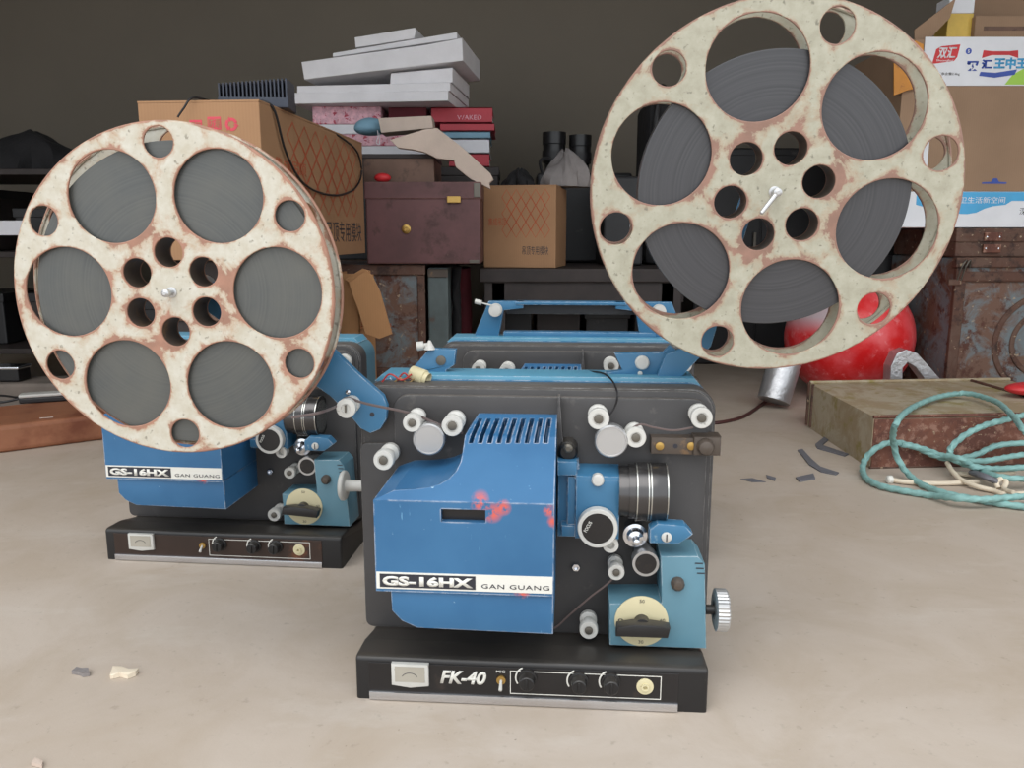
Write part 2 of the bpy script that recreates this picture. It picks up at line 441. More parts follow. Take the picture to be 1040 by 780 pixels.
M['wall'] = mk('olive_grey_plaster', sr(120, 112, 100), 0.85, var=0.05, vs_=1.5, bump=(30, 0.1))
M['ceiling'] = mk('grey_plaster', sr(120, 116, 108), 0.9, var=0.05)
def ball_mat():
    t = NT('red_gloss_shell'); x = t.xyz()
    c = t.mix(t.ramp(t.noise(9, 5, 0.65), 0.40, 0.62), sr(220, 34, 36), sr(230, 84, 88))
    c = t.mix(t.ramp(t.noise(22, 6, 0.7), 0.55, 0.70), c, sr(232, 140, 142))
    left = t.ramp(t.math('ADD', x[0], t.math('MULTIPLY', t.noise(14, 5), 0.16)), -0.03, 0.0, 1, 0)
    left = t.math('MULTIPLY', left, t.ramp(x[2], 0.02, 0.08))
    c = t.mix(left, c, sr(196, 176, 180))
    return t.done(c, 0.28)
M['ball'] = ball_mat()
# ---------------------------------------------------------------- the setting
def struct(name, bm, m):
    o = obj(name, bm, m, smooth=False); o['kind'] = 'structure'; return o
WB, WX, CZ, CY0 = 3.95, 2.75, 2.08, 1.10
struct('floor', box(NB(), -7, -5, -0.1, 7, WB+0.12, 0), M['floor'])
struct('wall_back', box(NB(), -WX-0.12, WB, 0, WX+0.12, WB+0.12, CZ), M['wall'])
struct('wall_left', box(NB(), -WX-0.12, CY0, 0, -WX, WB, CZ), M['wall'])
struct('wall_right', box(NB(), WX, CY0, 0, WX+0.12, WB, CZ), M['wall'])
struct('ceiling', box(NB(), -WX-0.12, CY0, CZ, WX+0.12, WB+0.12, CZ+0.15), M['ceiling'])

# ---------------------------------------------------------------- film projectors
pa, pb = ground(362, 709), ground(718, 724)
RZ = math.atan2(pb.y-pa.y, pb.x-pa.x)
FR = Frame((pa+pb)/2, RZ)
L, Lz, Lp, SC = FR.L, FR.Lz, FR.Lp, FR.sc
BW = (pb-pa).length/2
BH = L(362, 664, 0).z-.002
CF = 0.095                         # front plane of the case
ZB = L(450, 639, CF).z             # where the case stands on the amplifier
TOP = L(550, 393, CF).z
CX0, CX1 = L(366, 520, CF).x, L(727, 460, CF).x
BACK = CF+0.105
LF = CF-0.135                       # front of the lamp house
SF = CF-0.056                      # front of the sound unit
print('ZB %.3f zA'%ZB);print('BW %.3f BH %.3f CF %.3f TOP %.3f CX %.3f %.3f RZ %.2f' % (BW, BH, CF, TOP, CX0, CX1, math.degrees(RZ)))
# paint chips beside the lamp-house window
c = LAMP_BASE
for (px, py, r) in ((487, 511, .012), (500, 521, .013), (511, 516, .010), (558, 519, .008), (562, 530, .008), (530, 602, .010)):
    p = L(px, py, LF); m = spot(LAMP_T, p.x, p.z, r)
    m = LAMP_T.math('MULTIPLY', m, LAMP_T.ramp(X[1], LF+.010, LF+.022, 1, 0))
    m = LAMP_T.math('MULTIPLY', m, LAMP_T.ramp(LAMP_T.noise(90, 5, 0.7), 0.42, 0.52))
    c = LAMP_T.mix(m, c, sr(205, 95, 85))
M['lamp'] = LAMP_T.done(c, 0.45)

def add_roller(root, px, py, r, tip=0.042, kind='ring', back=None):
    y = CF-tip; p = L(px, py, y); R = r*SC(px, py, y)
    o = Vector((p.x, CF+0.001, p.z)); d = (0, -1, 0)
    bm = NB()
    if kind == 'disc':
        lathe(bm, o, d, [(0, R*.5), (tip*.55, R*.5), (tip*.55, R*.97), (tip-.002, R), (tip, R*.92), (tip, R*.86), (tip-.001, R*.84)], 40)
        ro = obj('guide_roller', bm, M['alu'], root)
    elif kind == 'dark':
        lathe(bm, o, d, [(0, R*.7), (tip*.6, R*.7), (tip*.6, R), (tip, R), (tip, R*.8), (tip-.0015, R*.78)], 40)
        ro = obj('guide_roller', bm, M['alu'], root)
        obj('roller_face', lathe(NB(), (p.x, y+.0008, p.z), d, [(0, R*.79), (.0008, R*.78)], 36), M['panel'], ro)
    elif kind == 'cone':
        lathe(bm, o, d, [(0, R*.8), (tip*.55, R*.8), (tip*.55, R), (tip*.72, R), (tip*.74, R*.72), (tip*.95, R*.62), (tip*1.0, R*.3), (tip*1.25, R*.26), (tip*1.28, R*.1)], 32)
        ro = obj('guide_roller', bm, M['chrome'], root)
    else:
        lathe(bm, o, d, [(0, R*.5), (tip*.12, R*.5), (tip*.12, R*.95), (tip*.28, R*.95), (tip*.34, R*.55), (tip*.55, R*.52), (tip*.6, R*.78), (tip*.74, R*.82), (tip*.76, R), (tip*.97, R), (tip, R*.94), (tip, R*.56), (tip-.001, R*.54)], 32)
        ro = obj('guide_roller', bm, M['white_metal'], root)
        obj('roller_screw', lathe(NB(), (p.x, y+.003, p.z), d, [(0, R*.45), (.003, R*.42), (.0035, R*.3)], 20), M['screw'], ro)
    return ro

def make_projector(label, group, frame, front=True, panel='panel', model=False, wheel='knurled', dial_turn=0.0, handle='stubs', right_arm=False, left_arm=False):
    root = thing('film_projector', label, 'film projector', frame.o, frame.rz, group)
    # ---- amplifier base
    bm = NB(); y1 = BACK-0.005
    prof = [(-0.0, .0), (0.0, BH-.003), (.006, BH), (.045, BH+.12*(ZB-BH)), (CF-.004, ZB), (y1+.06, ZB), (y1+.06, .0)]
    vs1 = [bm.verts.new((-BW, y, z)) for y, z in prof]; vs2 = [bm.verts.new((BW, y, z)) for y, z in prof]
    bm.faces.new(vs1[::-1]); bm.faces.new(vs2)
    n = len(prof)
    for i in range(n): bm.faces.new((vs1[i], vs1[(i+1) % n], vs2[(i+1) % n], vs2[i]))
    bmesh.ops.recalc_face_normals(bm, faces=bm.faces[:])
    bmesh.ops.bevel(bm, geom=[e for e in bm.edges if max(v.co.z for v in e.verts) > .01], offset=.004, segments=3, affect='EDGES', profile=0.5)
    base = obj('amplifier_base', bm, M['black'], root)
    for sx in (-1, 1):
        for yy in (.03, y1-.04):
            obj('foot', lathe(NB(), (sx*(BW-.03), yy, 0), (0, 0, 1), [(0, .012), (.002, .013), (.004, .013)], 20), M['strap'], base)
    x0, x1 = L(375, 690, 0).x, L(689, 700, 0).x
    zt = L(376, 672, 0).z
    obj('control_panel', plate(NB(), [(x0, .001), (x1, .001), (x1, zt), (x0, zt)], -.0012, .002, .0004), M[panel], base, smooth=False)
    obj('chrome_strip', plate(NB(), [(x0, .001), (x1, .001), (x1, .0115), (x0, .0115)], -.004, .001, .0015), M['chrome'], base)
    fy = -.0012
    # meter
    a, b = L(398, 672, fy), L(436, 695, fy)
    mt = obj('meter', plate(NB(), [(a.x, a.z), (b.x, a.z), (b.x, b.z), ((a.x+b.x)/2, b.z-.003), (a.x, b.z)], fy-.005, fy+.001, .001), M['white_metal'], base)
    dx = (b.x-a.x)
    obj('meter_face', plate(NB(), [(a.x+.1*dx, b.z+.005), (b.x-.1*dx, b.z+.005), (b.x-.1*dx, a.z-.003), (a.x+.1*dx, a.z-.003)], fy-.0056, fy-.004), M['glass'], base, smooth=False)
    arc = [((a.x+b.x)/2+.010*math.cos(rad(t)), fy-.0058, b.z+.009+.008*math.sin(rad(t))) for t in range(25, 156, 13)]
    obj('meter_scale', tube(NB(), arc, .0004, 4, 1), M['ink'], base)
    if model:
        p, q = L(447, 694, fy), L(494, 683, fy)
        text_obj('model_lettering', 'FK-40', M['white'], base, p.x, p.z, q.x-p.x, q.z-p.z+.001, fy, shear=0.25, bold=0.035)
        p, q = L(504, 683, fy), L(513, 680, fy)
        text_obj('switch_lettering', 'MIC', M['white'], base, p.x, p.z, q.x-p.x, .003, fy)
    p = L(509, 690, fy)
    tg = obj('toggle_switch', lathe(NB(), (p.x, fy, p.z), (0, -1, 0), [(0, .0055), (.003, .0055), (.003, .003)], 18), M['brass'], base)
    lathe_b = lathe(NB(), (p.x, fy-.002, p.z), (0, -.8, -.6), [(0, .0016), (.012, .0024), (.013, .0015)], 12)
    obj('toggle_lever', lathe_b, M['white_metal'], base)
    # white frame line
    a, b = L(518, 681, fy), L(671, 712, fy); w = .0009
    z0, z1 = a.z-.0300, a.z
    loops = [[(a.x, z0), (b.x, z0), (b.x, z1), (a.x, z1)], [(a.x+w, z0+w), (b.x-w, z0+w), (b.x-w, z1-w), (a.x+w, z1-w)]]
    me = curve_mesh('frame_line', loops, fy-.0003, fy)
    mesh_obj('frame_line', me, M['white'], base, smooth=False)
    for px, py in ((535, 694), (588, 697), (621, 698)):
        p = L(px, py, fy-.012)
        k = NB(); lathe(k, (p.x, fy, p.z), (0, -1, 0), [(0, .0115), (.003, .0115), (.0035, .0096), (.015, .0088), (.016, .0076)], 24)
        box(k, p.x-.0012, fy-.018, p.z-.0068, p.x+.0012, fy-.012, p.z+.0068, .0005)
        obj('knob', k, M['black'], base)
        q = Vector((p.x, 0, p.z)); pts = []
        for t in range(115, 216, 10): pts.append((q.x+.0148*math.cos(rad(t)), q.z+.0148*math.sin(rad(t))))
        for t in range(215, 114, -10): pts.append((q.x+.0130*math.cos(rad(t)), q.z+.0130*math.sin(rad(t))))
        obj('knob_mark', plate(NB(), pts, fy-.0004, fy), M['white'], base, smooth=False)
    p = L(655, 697, fy)
    obj('jack_socket', lathe(NB(), (p.x, fy, p.z), (0, -1, 0), [(0, .010), (.0015, .010), (.002, .008), (.002, .0045), (.0045, .0045), (.0045, .0025), (.001, .0022)], 26), M['dial'], base)
    # ---- case
    zb = ZB
    bm = NB(); plate(bm, rrect(CX0, zb, CX1, TOP-.002, .028, 7), CF+.012, CF+.045, .004, 2)
    plate(bm, rrect(CX0+.006, zb, CX1-.004, TOP-.004, .028, 7), CF+.006, CF+.014, .002, 2)
    case = obj('case_shell', bm, M['case'], root)
    p = L(399, 403, CF)
    x_l = p.x
    bm = NB(); plate(bm, rrect(x_l, zb+.0, CX1-.010, TOP-.012, .020, 7), CF-.0005, CF+.012, .003, 2)
    plate(bm, rrect(CX0+.002, zb, x_l+.05, TOP-.075, .01, 4), CF-.0, CF+.012, .002, 2)
    obj('front_plate', bm, M['case'], case)
    bm = NB()
    ro = rrect(CX0+.001, zb+.001, CX1-.001, TOP, .030, 7)
    plate(bm, ro, CF+.045, BACK, 0)
    obj('rear_housing', bm, M['teal'] if not front else M['blue'], root)
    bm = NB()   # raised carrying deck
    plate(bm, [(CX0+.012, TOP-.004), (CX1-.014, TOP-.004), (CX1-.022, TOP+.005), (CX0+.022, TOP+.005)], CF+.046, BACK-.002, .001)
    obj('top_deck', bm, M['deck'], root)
    # ---- lamp house
    zA = L(470, 510, LF).z
    yB = LF+.080; zB = L(516, 443, yB).z
    yC = CF-.006; zC = L(516, 421, yC).z
    p1 = (LF, zA, yB, zB); p2 = (yB, zB, yC, zC)
    seq1 = [(470, 458), (468, 469), (463, 479), (455, 487), (446, 492), (436, 495), (420, 497), (400, 498)]
    A = [L(563, 511, LF), Lp(561, 443, *p1)]
    C_ = [Lp(561, 421, *p2), Lp(486, 421, *p2)]
    B_ = [Lp(472, 444, *p1)] + [Lp(x, y, *p1) for x, y in seq1]
    FL = L(379, 509, LF); xr = A[0].x
    A[0] = Vector((xr, LF, zA)); A[1] = Vector((xr, yB, zB)); C_[0] = Vector((xr, yC, zC)); C_[1].z = zC; C_[1].y = yC
    B_[0].y = yB; B_[0].z = zB; FL.z = zA
    bot = L(470, 643, LF).z; mid = L(470, 603, LF).z
    xs = L(396, 610, LF).x
    bm = NB()
    V = lambda p: bm.verts.new(p)
    outer = [A[0], A[1]] + C_ + B_ + [FL]                 # upper silhouette, front points
    lower = [Vector((FL.x, LF, mid)), Vector((xr, LF, mid))]
    fo = [V(p) for p in outer]; lo = [V(p) for p in lower]
    bo = [V((p.x, CF, p.z)) for p in outer]; blo = [V((p.x, CF, p.z)) for p in lower]
    bm.faces.new((fo[1], fo[2], fo[3], fo[4]))
    bm.faces.new([fo[0], fo[1]] + fo[4:])
    bm.faces.new((fo[0], fo[-1], lo[0], lo[1]))
    ring = fo + lo; rb = bo + blo; n = len(ring)
    for i in range(n): bm.faces.new((ring[i], ring[(i+1) % n], rb[(i+1) % n], rb[i]))
    bm.faces.new(rb)
    q = LF+.004
    low = [(xs, mid+.002), (xs+.001, bot+.022), (xs+.012, bot+.010), (xs+.03, bot+.002), (xr, bot), (xr, mid+.002)]
    lamp = obj('lamp_house', bm, M['lamp'], root, smooth=False)
    lm = obj('lamp_house_skirt', plate(NB(), low, q, CF, .0015), M['lamp'], lamp)
    # slots and window cut in
    cb = NB()
    for i in range(9):
        f = i/8.0
        ta = Lp(487+70*f+1, 425, *p2); tb = Lp(478+76*f, 450, *p1)
        nrm = Vector((0, -(zC-zA), (yC-LF))).normalized()
        w = .0026; sx = Vector((w, 0, 0))
        quad = [ta-sx, ta+sx, tb+sx, tb-sx]
        up = [cb.verts.new(v+nrm*.012) for v in quad]; dn = [cb.verts.new(v-nrm*.014) for v in quad]
        cb.faces.new(up); cb.faces.new(dn[::-1])
        for k in range(4): cb.faces.new((up[k], dn[k], dn[(k+1) % 4], up[(k+1) % 4]))
    wa, wb = L(448, 530, LF), L(493, 518, LF)
    box(cb, wa.x, LF-.01, wa.z, wb.x, LF+.012, wb.z)
    cut(lamp, cb)
    obj('lamp_window', box(NB(), wa.x, LF+.009, wa.z, wb.x, LF+.014, wb.z), M['panel'], lamp, smooth=False)
    # name strip
    sa, sb = L(382, 596, LF), L(562, 583, LF); sz0 = L(470, 600, LF).z; sz1 = L(470, 583, LF).z
    st = obj('name_strip', plate(NB(), [(FL.x+.001, sz0), (xr-.001, sz0), (xr-.001, sz1), (FL.x+.001, sz1)], LF-.0008, LF+.001), M['white'], lamp, smooth=False)
    x2 = L(386, 590, LF).x; x3 = L(483, 590, LF).x; hh = sz1-sz0
    obj('name_block', plate(NB(), [(x2, sz0+.10*hh), (x3, sz0+.10*hh), (x3, sz1-.10*hh), (x2, sz1-.10*hh)], LF-.0012, LF), M['ink'], lamp, smooth=False)
    text_obj('name_lettering', 'GS-16HX', M['white'], lamp, x2+.003, sz0+.2*hh, x3-x2-.006, .6*hh, LF-.0012, bold=0.05)
    x4, x5 = L(489, 595, LF).x, L(558, 597, LF).x
    text_obj('maker_lettering', 'GAN GUANG', M['ink'], lamp, x4, sz0+.2*hh, x5-x4, .26*hh, LF-.0008, spacing=1.1)
    # ---- hinge plate & lens mount
    yl = CF-.045
    def rect(x0, y0, x1, y1, y): a, b = L(x0, y1, y), L(x1, y0, y); return [(a.x, a.z), (b.x, a.z), (b.x, b.z), (a.x, b.z)]
    bm = NB()
    plate(bm, rect(566, 470, 588, 545, yl+.02), yl+.020, CF, .002)
    plate(bm, rect(566, 469, 586, 483, yl+.004), yl+.004, CF, .002)
    plate(bm, rect(570, 534, 586, 545, yl+.004), yl+.004, CF, .002)
    plate(bm, rect(576, 484, 585, 533, yl+.008), yl+.008, CF, .0015)
    plate(bm, rect(584, 484, 630, 547, yl), yl, CF, .002)
    a, b = L(584, 484, yl), L(630, 484, yl)
    v8 = [(a.x, yl, a.z-.004), (b.x, yl, a.z-.004), (b.x, yl+.022, a.z+.004), (a.x, yl+.022, a.z+.004), (a.x, CF, a.z-.004), (b.x, CF, a.z-.004), (b.x, CF, a.z+.004), (a.x, CF, a.z+.004)]
    vv = [bm.verts.new(v) for v in v8]
    for f in ((0, 1, 2, 3), (0, 4, 5, 1), (1, 5, 6, 2), (3, 2, 6, 7), (0, 3, 7, 4), (4, 7, 6, 5)): bm.faces.new([vv[i] for i in f])
    lm = obj('lens_mount', bm, M['blue'], root)
    p = L(607, 487, yl); obj('release_button', lathe(NB(), (p.x, yl+.004, p.z), (0, -1, 0), [(0, .0075), (.008, .0075), (.010, .006), (.0105, .001)], 24), M['white_metal'], lm)
    p = L(607, 537, yl-.015); R = 20.5*SC(607, 537, yl-.015)
    kb = obj('focus_knob', lathe(NB(), (p.x, yl+.005, p.z), (0, -1, 0), [(0, R*.9), (.008, R*.9), (.008, R), (.0195, R), (.0205, R*.97), (.0205, R*.8), (.0195, R*.79)], 48), M['white_metal'], lm)
    obj('knob_face', lathe(NB(), (p.x, yl-.0148, p.z), (0, -1, 0), [(0, R*.79), (.0006, R*.78)], 40), M['panel'], lm)
    text_obj('focus_lettering', 'FOCUS', M['white'], lm, -.0065, 0, .014, .0042, 0, M=Matrix.Translation((p.x-R*.42, yl-.0156, p.z+.001)) @ Matrix.Rotation(rad(-62), 4, 'Y'))
    p = L(620, 552, yl); obj('stop_ring', lathe(NB(), (p.x, yl+.01, p.z), (0, -1, 0), [(0, .009), (.016, .0095), (.016, .005), (.01, .0045)], 24), M['white_metal'], lm)
    # lens barrel pointing along +x
    yc = yl+.030; c0 = L(632, 503, yl+.0); R = 30*SC(655, 503, yl+.01)
    lx = c0.x; X1 = L(677, 503, yl+.01).x-lx
    prof = [(-.004, R*.86), (0, R*.88), (.008, R*.88), (.008, R*.93), (.30*X1, R*.93), (.31*X1, R), (.55*X1, R), (.55*X1, R*.97), (.60*X1, R*.97), (.60*X1, R*1.0), (.97*X1, R*1.0), (X1, R*.97), (X1, R*.8), (X1-.012, R*.74)]
    zc = L(655, 503, yl+.005).z
    lens = obj('lens', lathe(NB(), (lx, yl+R*.55, zc), (1, 0, 0), prof, 56), M['lens'], root)
    for f in (.32, .57, .63, .985):
        obj('lens_ring', lathe(NB(), (lx+f*X1, yl+R*.55, zc), (1, 0, 0), [(-.0007, R*1.003), (-.0007, R*1.012), (.0007, R*1.012), (.0007, R*1.003)], 56), M['lens_line'], lens)
    obj('front_glass', lathe(NB(), (lx+X1-.013, yl+R*.55, zc), (1, 0, 0), [(0, R*.75), (.004, R*.6), (.006, R*.2), (.0062, .0005)], 40), M['chrome'], lens)
    # exciter lamp cap above the lens mount
    p = L(577, 456, CF-.03)
    bm = NB(); lathe(bm, (p.x, CF, p.z-.004), (0, -1, 0), [(0, .012), (.026, .012), (.03, .009)], 24)
    cap = obj('exciter_cap', bm, M['black'], root)
    obj('cap_nut', lathe(NB(), (p.x, CF-.03, p.z+.002), (0, -1, 0), [(0, .006), (.006, .0055), (.008, .003)], 16), M['screw'], cap)
    a, b = L(566, 400, CF), L(573, 466, CF)
    obj('hinge_plate', plate(NB(), [(a.x, b.z), (b.x, b.z), (b.x, b.z+.01), (a.x+.0035, a.z), (a.x+.001, a.z)], CF-.018, CF, .0008), M['case'], case)
    # ---- rollers
    for args in ROLLERS: add_roller(root, *args)
    p = L(585, 577, CF-.008); obj('panel_nut', lathe(NB(), (p.x, CF, p.z), (0, -1, 0), [(0, .0062), (.006, .0062), (.0075, .005), (.0075, .003), (.004, .0028)], 6), M['chrome'], root)
    # ---- latch bar
    bm = NB(); plate(bm, rect(661, 445, 709, 461, CF-.018), CF-.018, CF, .001)
    plate(bm, rect(704, 444, 733, 463, CF-.022), CF-.022, CF+.004, .003)
    lt = obj('latch_bar', bm, M['brown_metal'], root)
    p = L(716, 453, CF-.02); lathe_k = lathe(NB(), (p.x, CF-.018, p.z), (0, -1, 0), [(0, .0105), (.008, .0105), (.013, .008), (.015, .003)], 24)
    obj('latch_knob', lathe_k, M['brown_metal'], lt)
    for px in (670, 702):
        p = L(px, 453, CF-.018); s = NB(); lathe(s, (p.x, CF-.017, p.z), (0, -1, 0), [(0, .0052), (.0025, .005), (.0032, .003)], 20)
        obj('brass_screw', s, M['brass'], lt)
    p = L(686, 453, CF-.018); obj('bar_hole', lathe(NB(), (p.x, CF-.0178, p.z), (0, -1, 0), [(0, .003), (.0004, .003)], 16), M['ink'], lt)
    # ---- sound unit
    g = lambda x, y: (L(x, y, SF).x, L(x, y, SF).z)
    ol = [g(619, 613), g(672, 613), g(671, 565), g(709, 565), g(716, 573), g(717, 670)]
    zlow = BH+.004; ol = [(x, z) for x, z in ol[:-1]] + [(ol[-1][0], zlow), (g(619, 660)[0], zlow)]
    su = obj('sound_unit', plate(NB(), ol, SF, CF, .0018), M['teal'], root)
    p = L(651, 642, SF); R = 27*SC(650, 640, SF); p.z = max(p.z, zlow+R+.0015)
    obj('dial', lathe(NB(), (p.x, SF, p.z), (0, -1, 0), [(0, R), (.0016, R), (.002, R*.97)], 48), M['dial'], su)
    T = Matrix.Translation((p.x, 0, p.z)) @ Matrix.Rotation(dial_turn, 4, 'Y')
    kn = NB(); lathe(kn, (0, SF-.002, 0), (0, -1, 0), [(0, .0095), (.012, .009), (.0125, .007)], 24)
    b = NB(); plate(b, [(-R*.98, -.010), (R*.92, -.010), (R*1.0, .003), (R*.35, .006), (-R*.35, .006), (-R*.95, .002)], SF-.024, SF-.008, .002); merge(kn, b)
    bmesh.ops.transform(kn, matrix=Matrix.Translation((0, 0, -.004)) if False else Matrix.Identity(4), verts=kn.verts[:])
    bmesh.ops.transform(kn, matrix=T, verts=kn.verts[:])
    obj('dial_knob', kn, M['black'], su)
    for t_, s_ in ((90, '50'), (178, '0'), (5, '60'), (-90, '30')):
        cx, cz = p.x+R*.78*math.cos(rad(t_)), p.z+R*.82*math.sin(rad(t_))
        text_obj('dial_number', s_, M['faded_ink'], su, cx-.003, cz-.0022, .006, .0042, SF-.002)
    q = L(688, 592, SF); obj('button', lathe(NB(), (q.x, SF, q.z), (0, -1, 0), [(0, .0082), (.006, .008), (.010, .005), (.0108, .001)], 24), M['brown_metal'], su)
    for k in range(3):
        a = L(706+k, 572+5*k, SF); obj('vent_slit', box(NB(), a.x, SF-.0004, a.z-.0007, a.x+.009, SF+.001, a.z+.0007), M['ink'], su, smooth=False)
    g2 = lambda x, y: (L(x, y, SF-.004).x, L(x, y, SF-.004).z)
    lv = obj('lever', plate(NB(), [g2(660, 552), g2(689, 553), g2(699, 547), g2(704, 543), g2(696, 534), g2(668, 532), g2(660, 538)], SF-.004, SF+.016, .002), M['blue'], root)
    q = L(677, 546, SF-.006); s = NB(); lathe(s, (q.x, SF-.003, q.z), (0, -1, 0), [(0, .0062), (.003, .006), (.004, .0045)], 22)
    sc_ = obj('lever_screw', s, M['white_metal'], lv)
    obj('screw_groove', box(NB(), q.x-.0007, SF-.0076, q.z-.0045, q.x+.0007, SF-.0065, q.z+.0045), M['ink'], lv, smooth=False)
    # ---- handwheel on the right flank
    if wheel == 'knurled':
        q = L(720, 619, SF+.022); R = 21.5*SC(735, 619, SF+.02); xq = q.x-.004
        bm = NB(); lathe(bm, (xq, SF+.022, q.z), (1, 0, 0), [(0, .006), (.010, .006), (.010, R*.45), (.014, R*.6)], 24)
        obj('handwheel_shaft', bm, M['black'], root)
        bm = NB(); b = NB(); n = 72
        rings = []
        for t_, r_ in ((.010, .8), (.0115, 1.0), (.024, 1.0), (.026, .93), (.026, .5), (.023, .48)):
            rings.append([b.verts.new((R*r_*(1-.035*(i % 2)*(r_ > .9))*math.cos(2*PI*i/n), R*r_*(1-.035*(i % 2)*(r_ > .9))*math.sin(2*PI*i/n), t_)) for i in range(n)])
        for a_, c_ in zip(rings, rings[1:]):
            for i in range(n): b.faces.new((a_[i], a_[(i+1) % n], c_[(i+1) % n], c_[i]))
        b.faces.new(rings[0][::-1]); b.faces.new(rings[-1])
        merge(bm, b, axis_matrix((xq, SF+.022, q.z), (1, 0, 0)))
        obj('handwheel', bm, M['alu'], root, smooth=False)
    else:       # pulled-out plain wheel on a short spindle beside the sound unit
        yw = SF-.016; q = frame.L(348, 493, yw); R = .0255
        obj('handwheel', lathe(NB(), (q.x, yw, q.z), (1, 0, 0), [(-.002, R*.9), (0, R), (.004, R), (.006, R*.94), (.0065, .011)], 48), M['white_metal'], root)
        obj('handwheel_shaft', lathe(NB(), (q.x+.006, yw, q.z), (1, 0, 0), [(0, .0105), (.018, .0095), (.040, .0090), (.042, .007)], 28), M['white_metal'], root)
    # ---- handle
    HY = CF+.072
    h = lambda x, y, yy=HY: (L(x, y, yy).x, L(x, y, yy).z)
    if handle == 'stubs':
        zd = TOP+.002
        o1 = [h(436, 354), h(463, 355), h(461, 371), h(453, 376), h(453, 393), h(411, 393), h(414, 383)]
        o1 = [(x, max(z, zd)) for x, z in o1]
        hb = obj('handle_bracket', plate(NB(), o1, HY, HY+.012, .001), M['blue'], root)
        obj('bracket_notch', lathe(NB(), (h(448, 366)[0], HY+.001, h(448, 366)[1]), (0, -1, 0), [(0, .0065), (.0035, .0065), (.004, .004)], 20), M['screw'], hb)
        x, z = h(436, 352); pin = NB(); lathe(pin, (x, HY+.004, z+.002), (-1, -.15, -.12), [(0, .003), (.008, .003), (.008, .006), (.017, .0062), (.018, .004)], 20)
        lathe(pin, (x, HY+.002, z-.004), (0, 0, 1), [(0, .008), (.004, .006), (.012, .0015)], 16)
        obj('bracket_pin', pin, M['white_metal'], hb)
        o2 = [h(624, 359), h(674, 358), h(681, 351), h(699, 366), h(692, 378), h(684, 387), h(676, 394), h(636, 393), h(630, 389), h(614, 379), h(632, 376)]
        o2 = [(x, max(z, zd)) for x, z in o2]
        hb = obj('handle_bracket', plate(NB(), o2, HY, HY+.012, .001), M['blue'], root)
        x, z = h(652, 368); obj('bracket_button', lathe(NB(), (x, HY+.001, z), (0, -1, 0), [(0, .0092), (.006, .0092), (.008, .0075), (.0085, .001)], 28), M['white_metal'], hb)
        x, z = h(650, 379); obj('bracket_screw', lathe(NB(), (x, HY+.001, z), (0, -1, 0), [(0, .0032), (.003, .003)], 16), M['white_metal'], hb)
    if handle == 'bar':
        dk = TOP+.003; zt_ = dk+.064
        sx = lambda f: CX0+f*(CX1-CX0)
        for (f0, f1, f2, f3) in ((.13, .19, .33, .23), (.98, .92, .70, .80)):
            o = [(sx(f0), dk), (sx(f1), zt_), (sx(f2), zt_), (sx(f2), zt_-.012), (sx(f3+.02*(1 if f3 < .5 else -1)), zt_-.016), (sx(f3), dk)]
            hb = obj('handle_post', plate(NB(), o, HY, HY+.02, .001), M['blue'], root)
            cx = sx((f1+f3)/2+.01)
            obj('post_roller', lathe(NB(), (cx, HY, zt_-.015), (0, -1, 0), [(0, .012), (.006, .012), (.006, .008), (.014, .008), (.014, .011), (.02, .011), (.021, .005)], 26), M['white_metal'], hb)
        bm = NB(); box(bm, sx(.30), HY-.002, zt_-.006, sx(.74), HY+.03, zt_, .0015)
        box(bm, sx(.25), HY-.004, dk-.001, sx(.86), HY+.024, dk+.010, .0015)
        hd = obj('handle', bm, M['blue'], root)
        box_b = box(NB(), sx(.26), HY+.018, zt_-.024, sx(.79), HY+.03, zt_-.004, .001)
        obj('handle_grip', box_b, M['case'], hd)
        pn = NB(); lathe(pn, (sx(.21), HY-.02, zt_-.006), (-1, 0, .25), [(0, .0015), (.02, .0015), (.02, .0045), (.032, .0045)], 14)
        obj('locking_pin', pn, M['white_metal'], root)
    return root

ROLLERS = [
    (418, 430, 9.5, .045, 'ring'), (459, 433, 11, .040, 'ring'), (389, 468, 10.5, .048, 'ring'),
    (435, 447, 16.5, .044, 'disc'), (608, 426, 11, .036, 'ring'), (621, 449, 17, .040, 'disc'),
    (646, 445, 10.5, .038, 'ring'), (713, 425, 11, .034, 'ring'), (646, 548, 12.5, .044, 'cone'),
    (656, 573, 13.5, .046, 'dark'), (626, 582, 8.5, .040, 'ring'), (598, 641, 9.5, .040, 'ring')]
GROUP_P = 'sixteen millimetre film projectors on the floor'
front = make_projector('blue and black film projector in the foreground with FK-40 on its base', None, FR, True, 'panel', True, handle='stubs')
# arms that carry the two reels (front machine only)
AY = CF-.006
g = lambda x, y, yy=AY: (L(x, y, yy).x, L(x, y, yy).z)
hubL = None
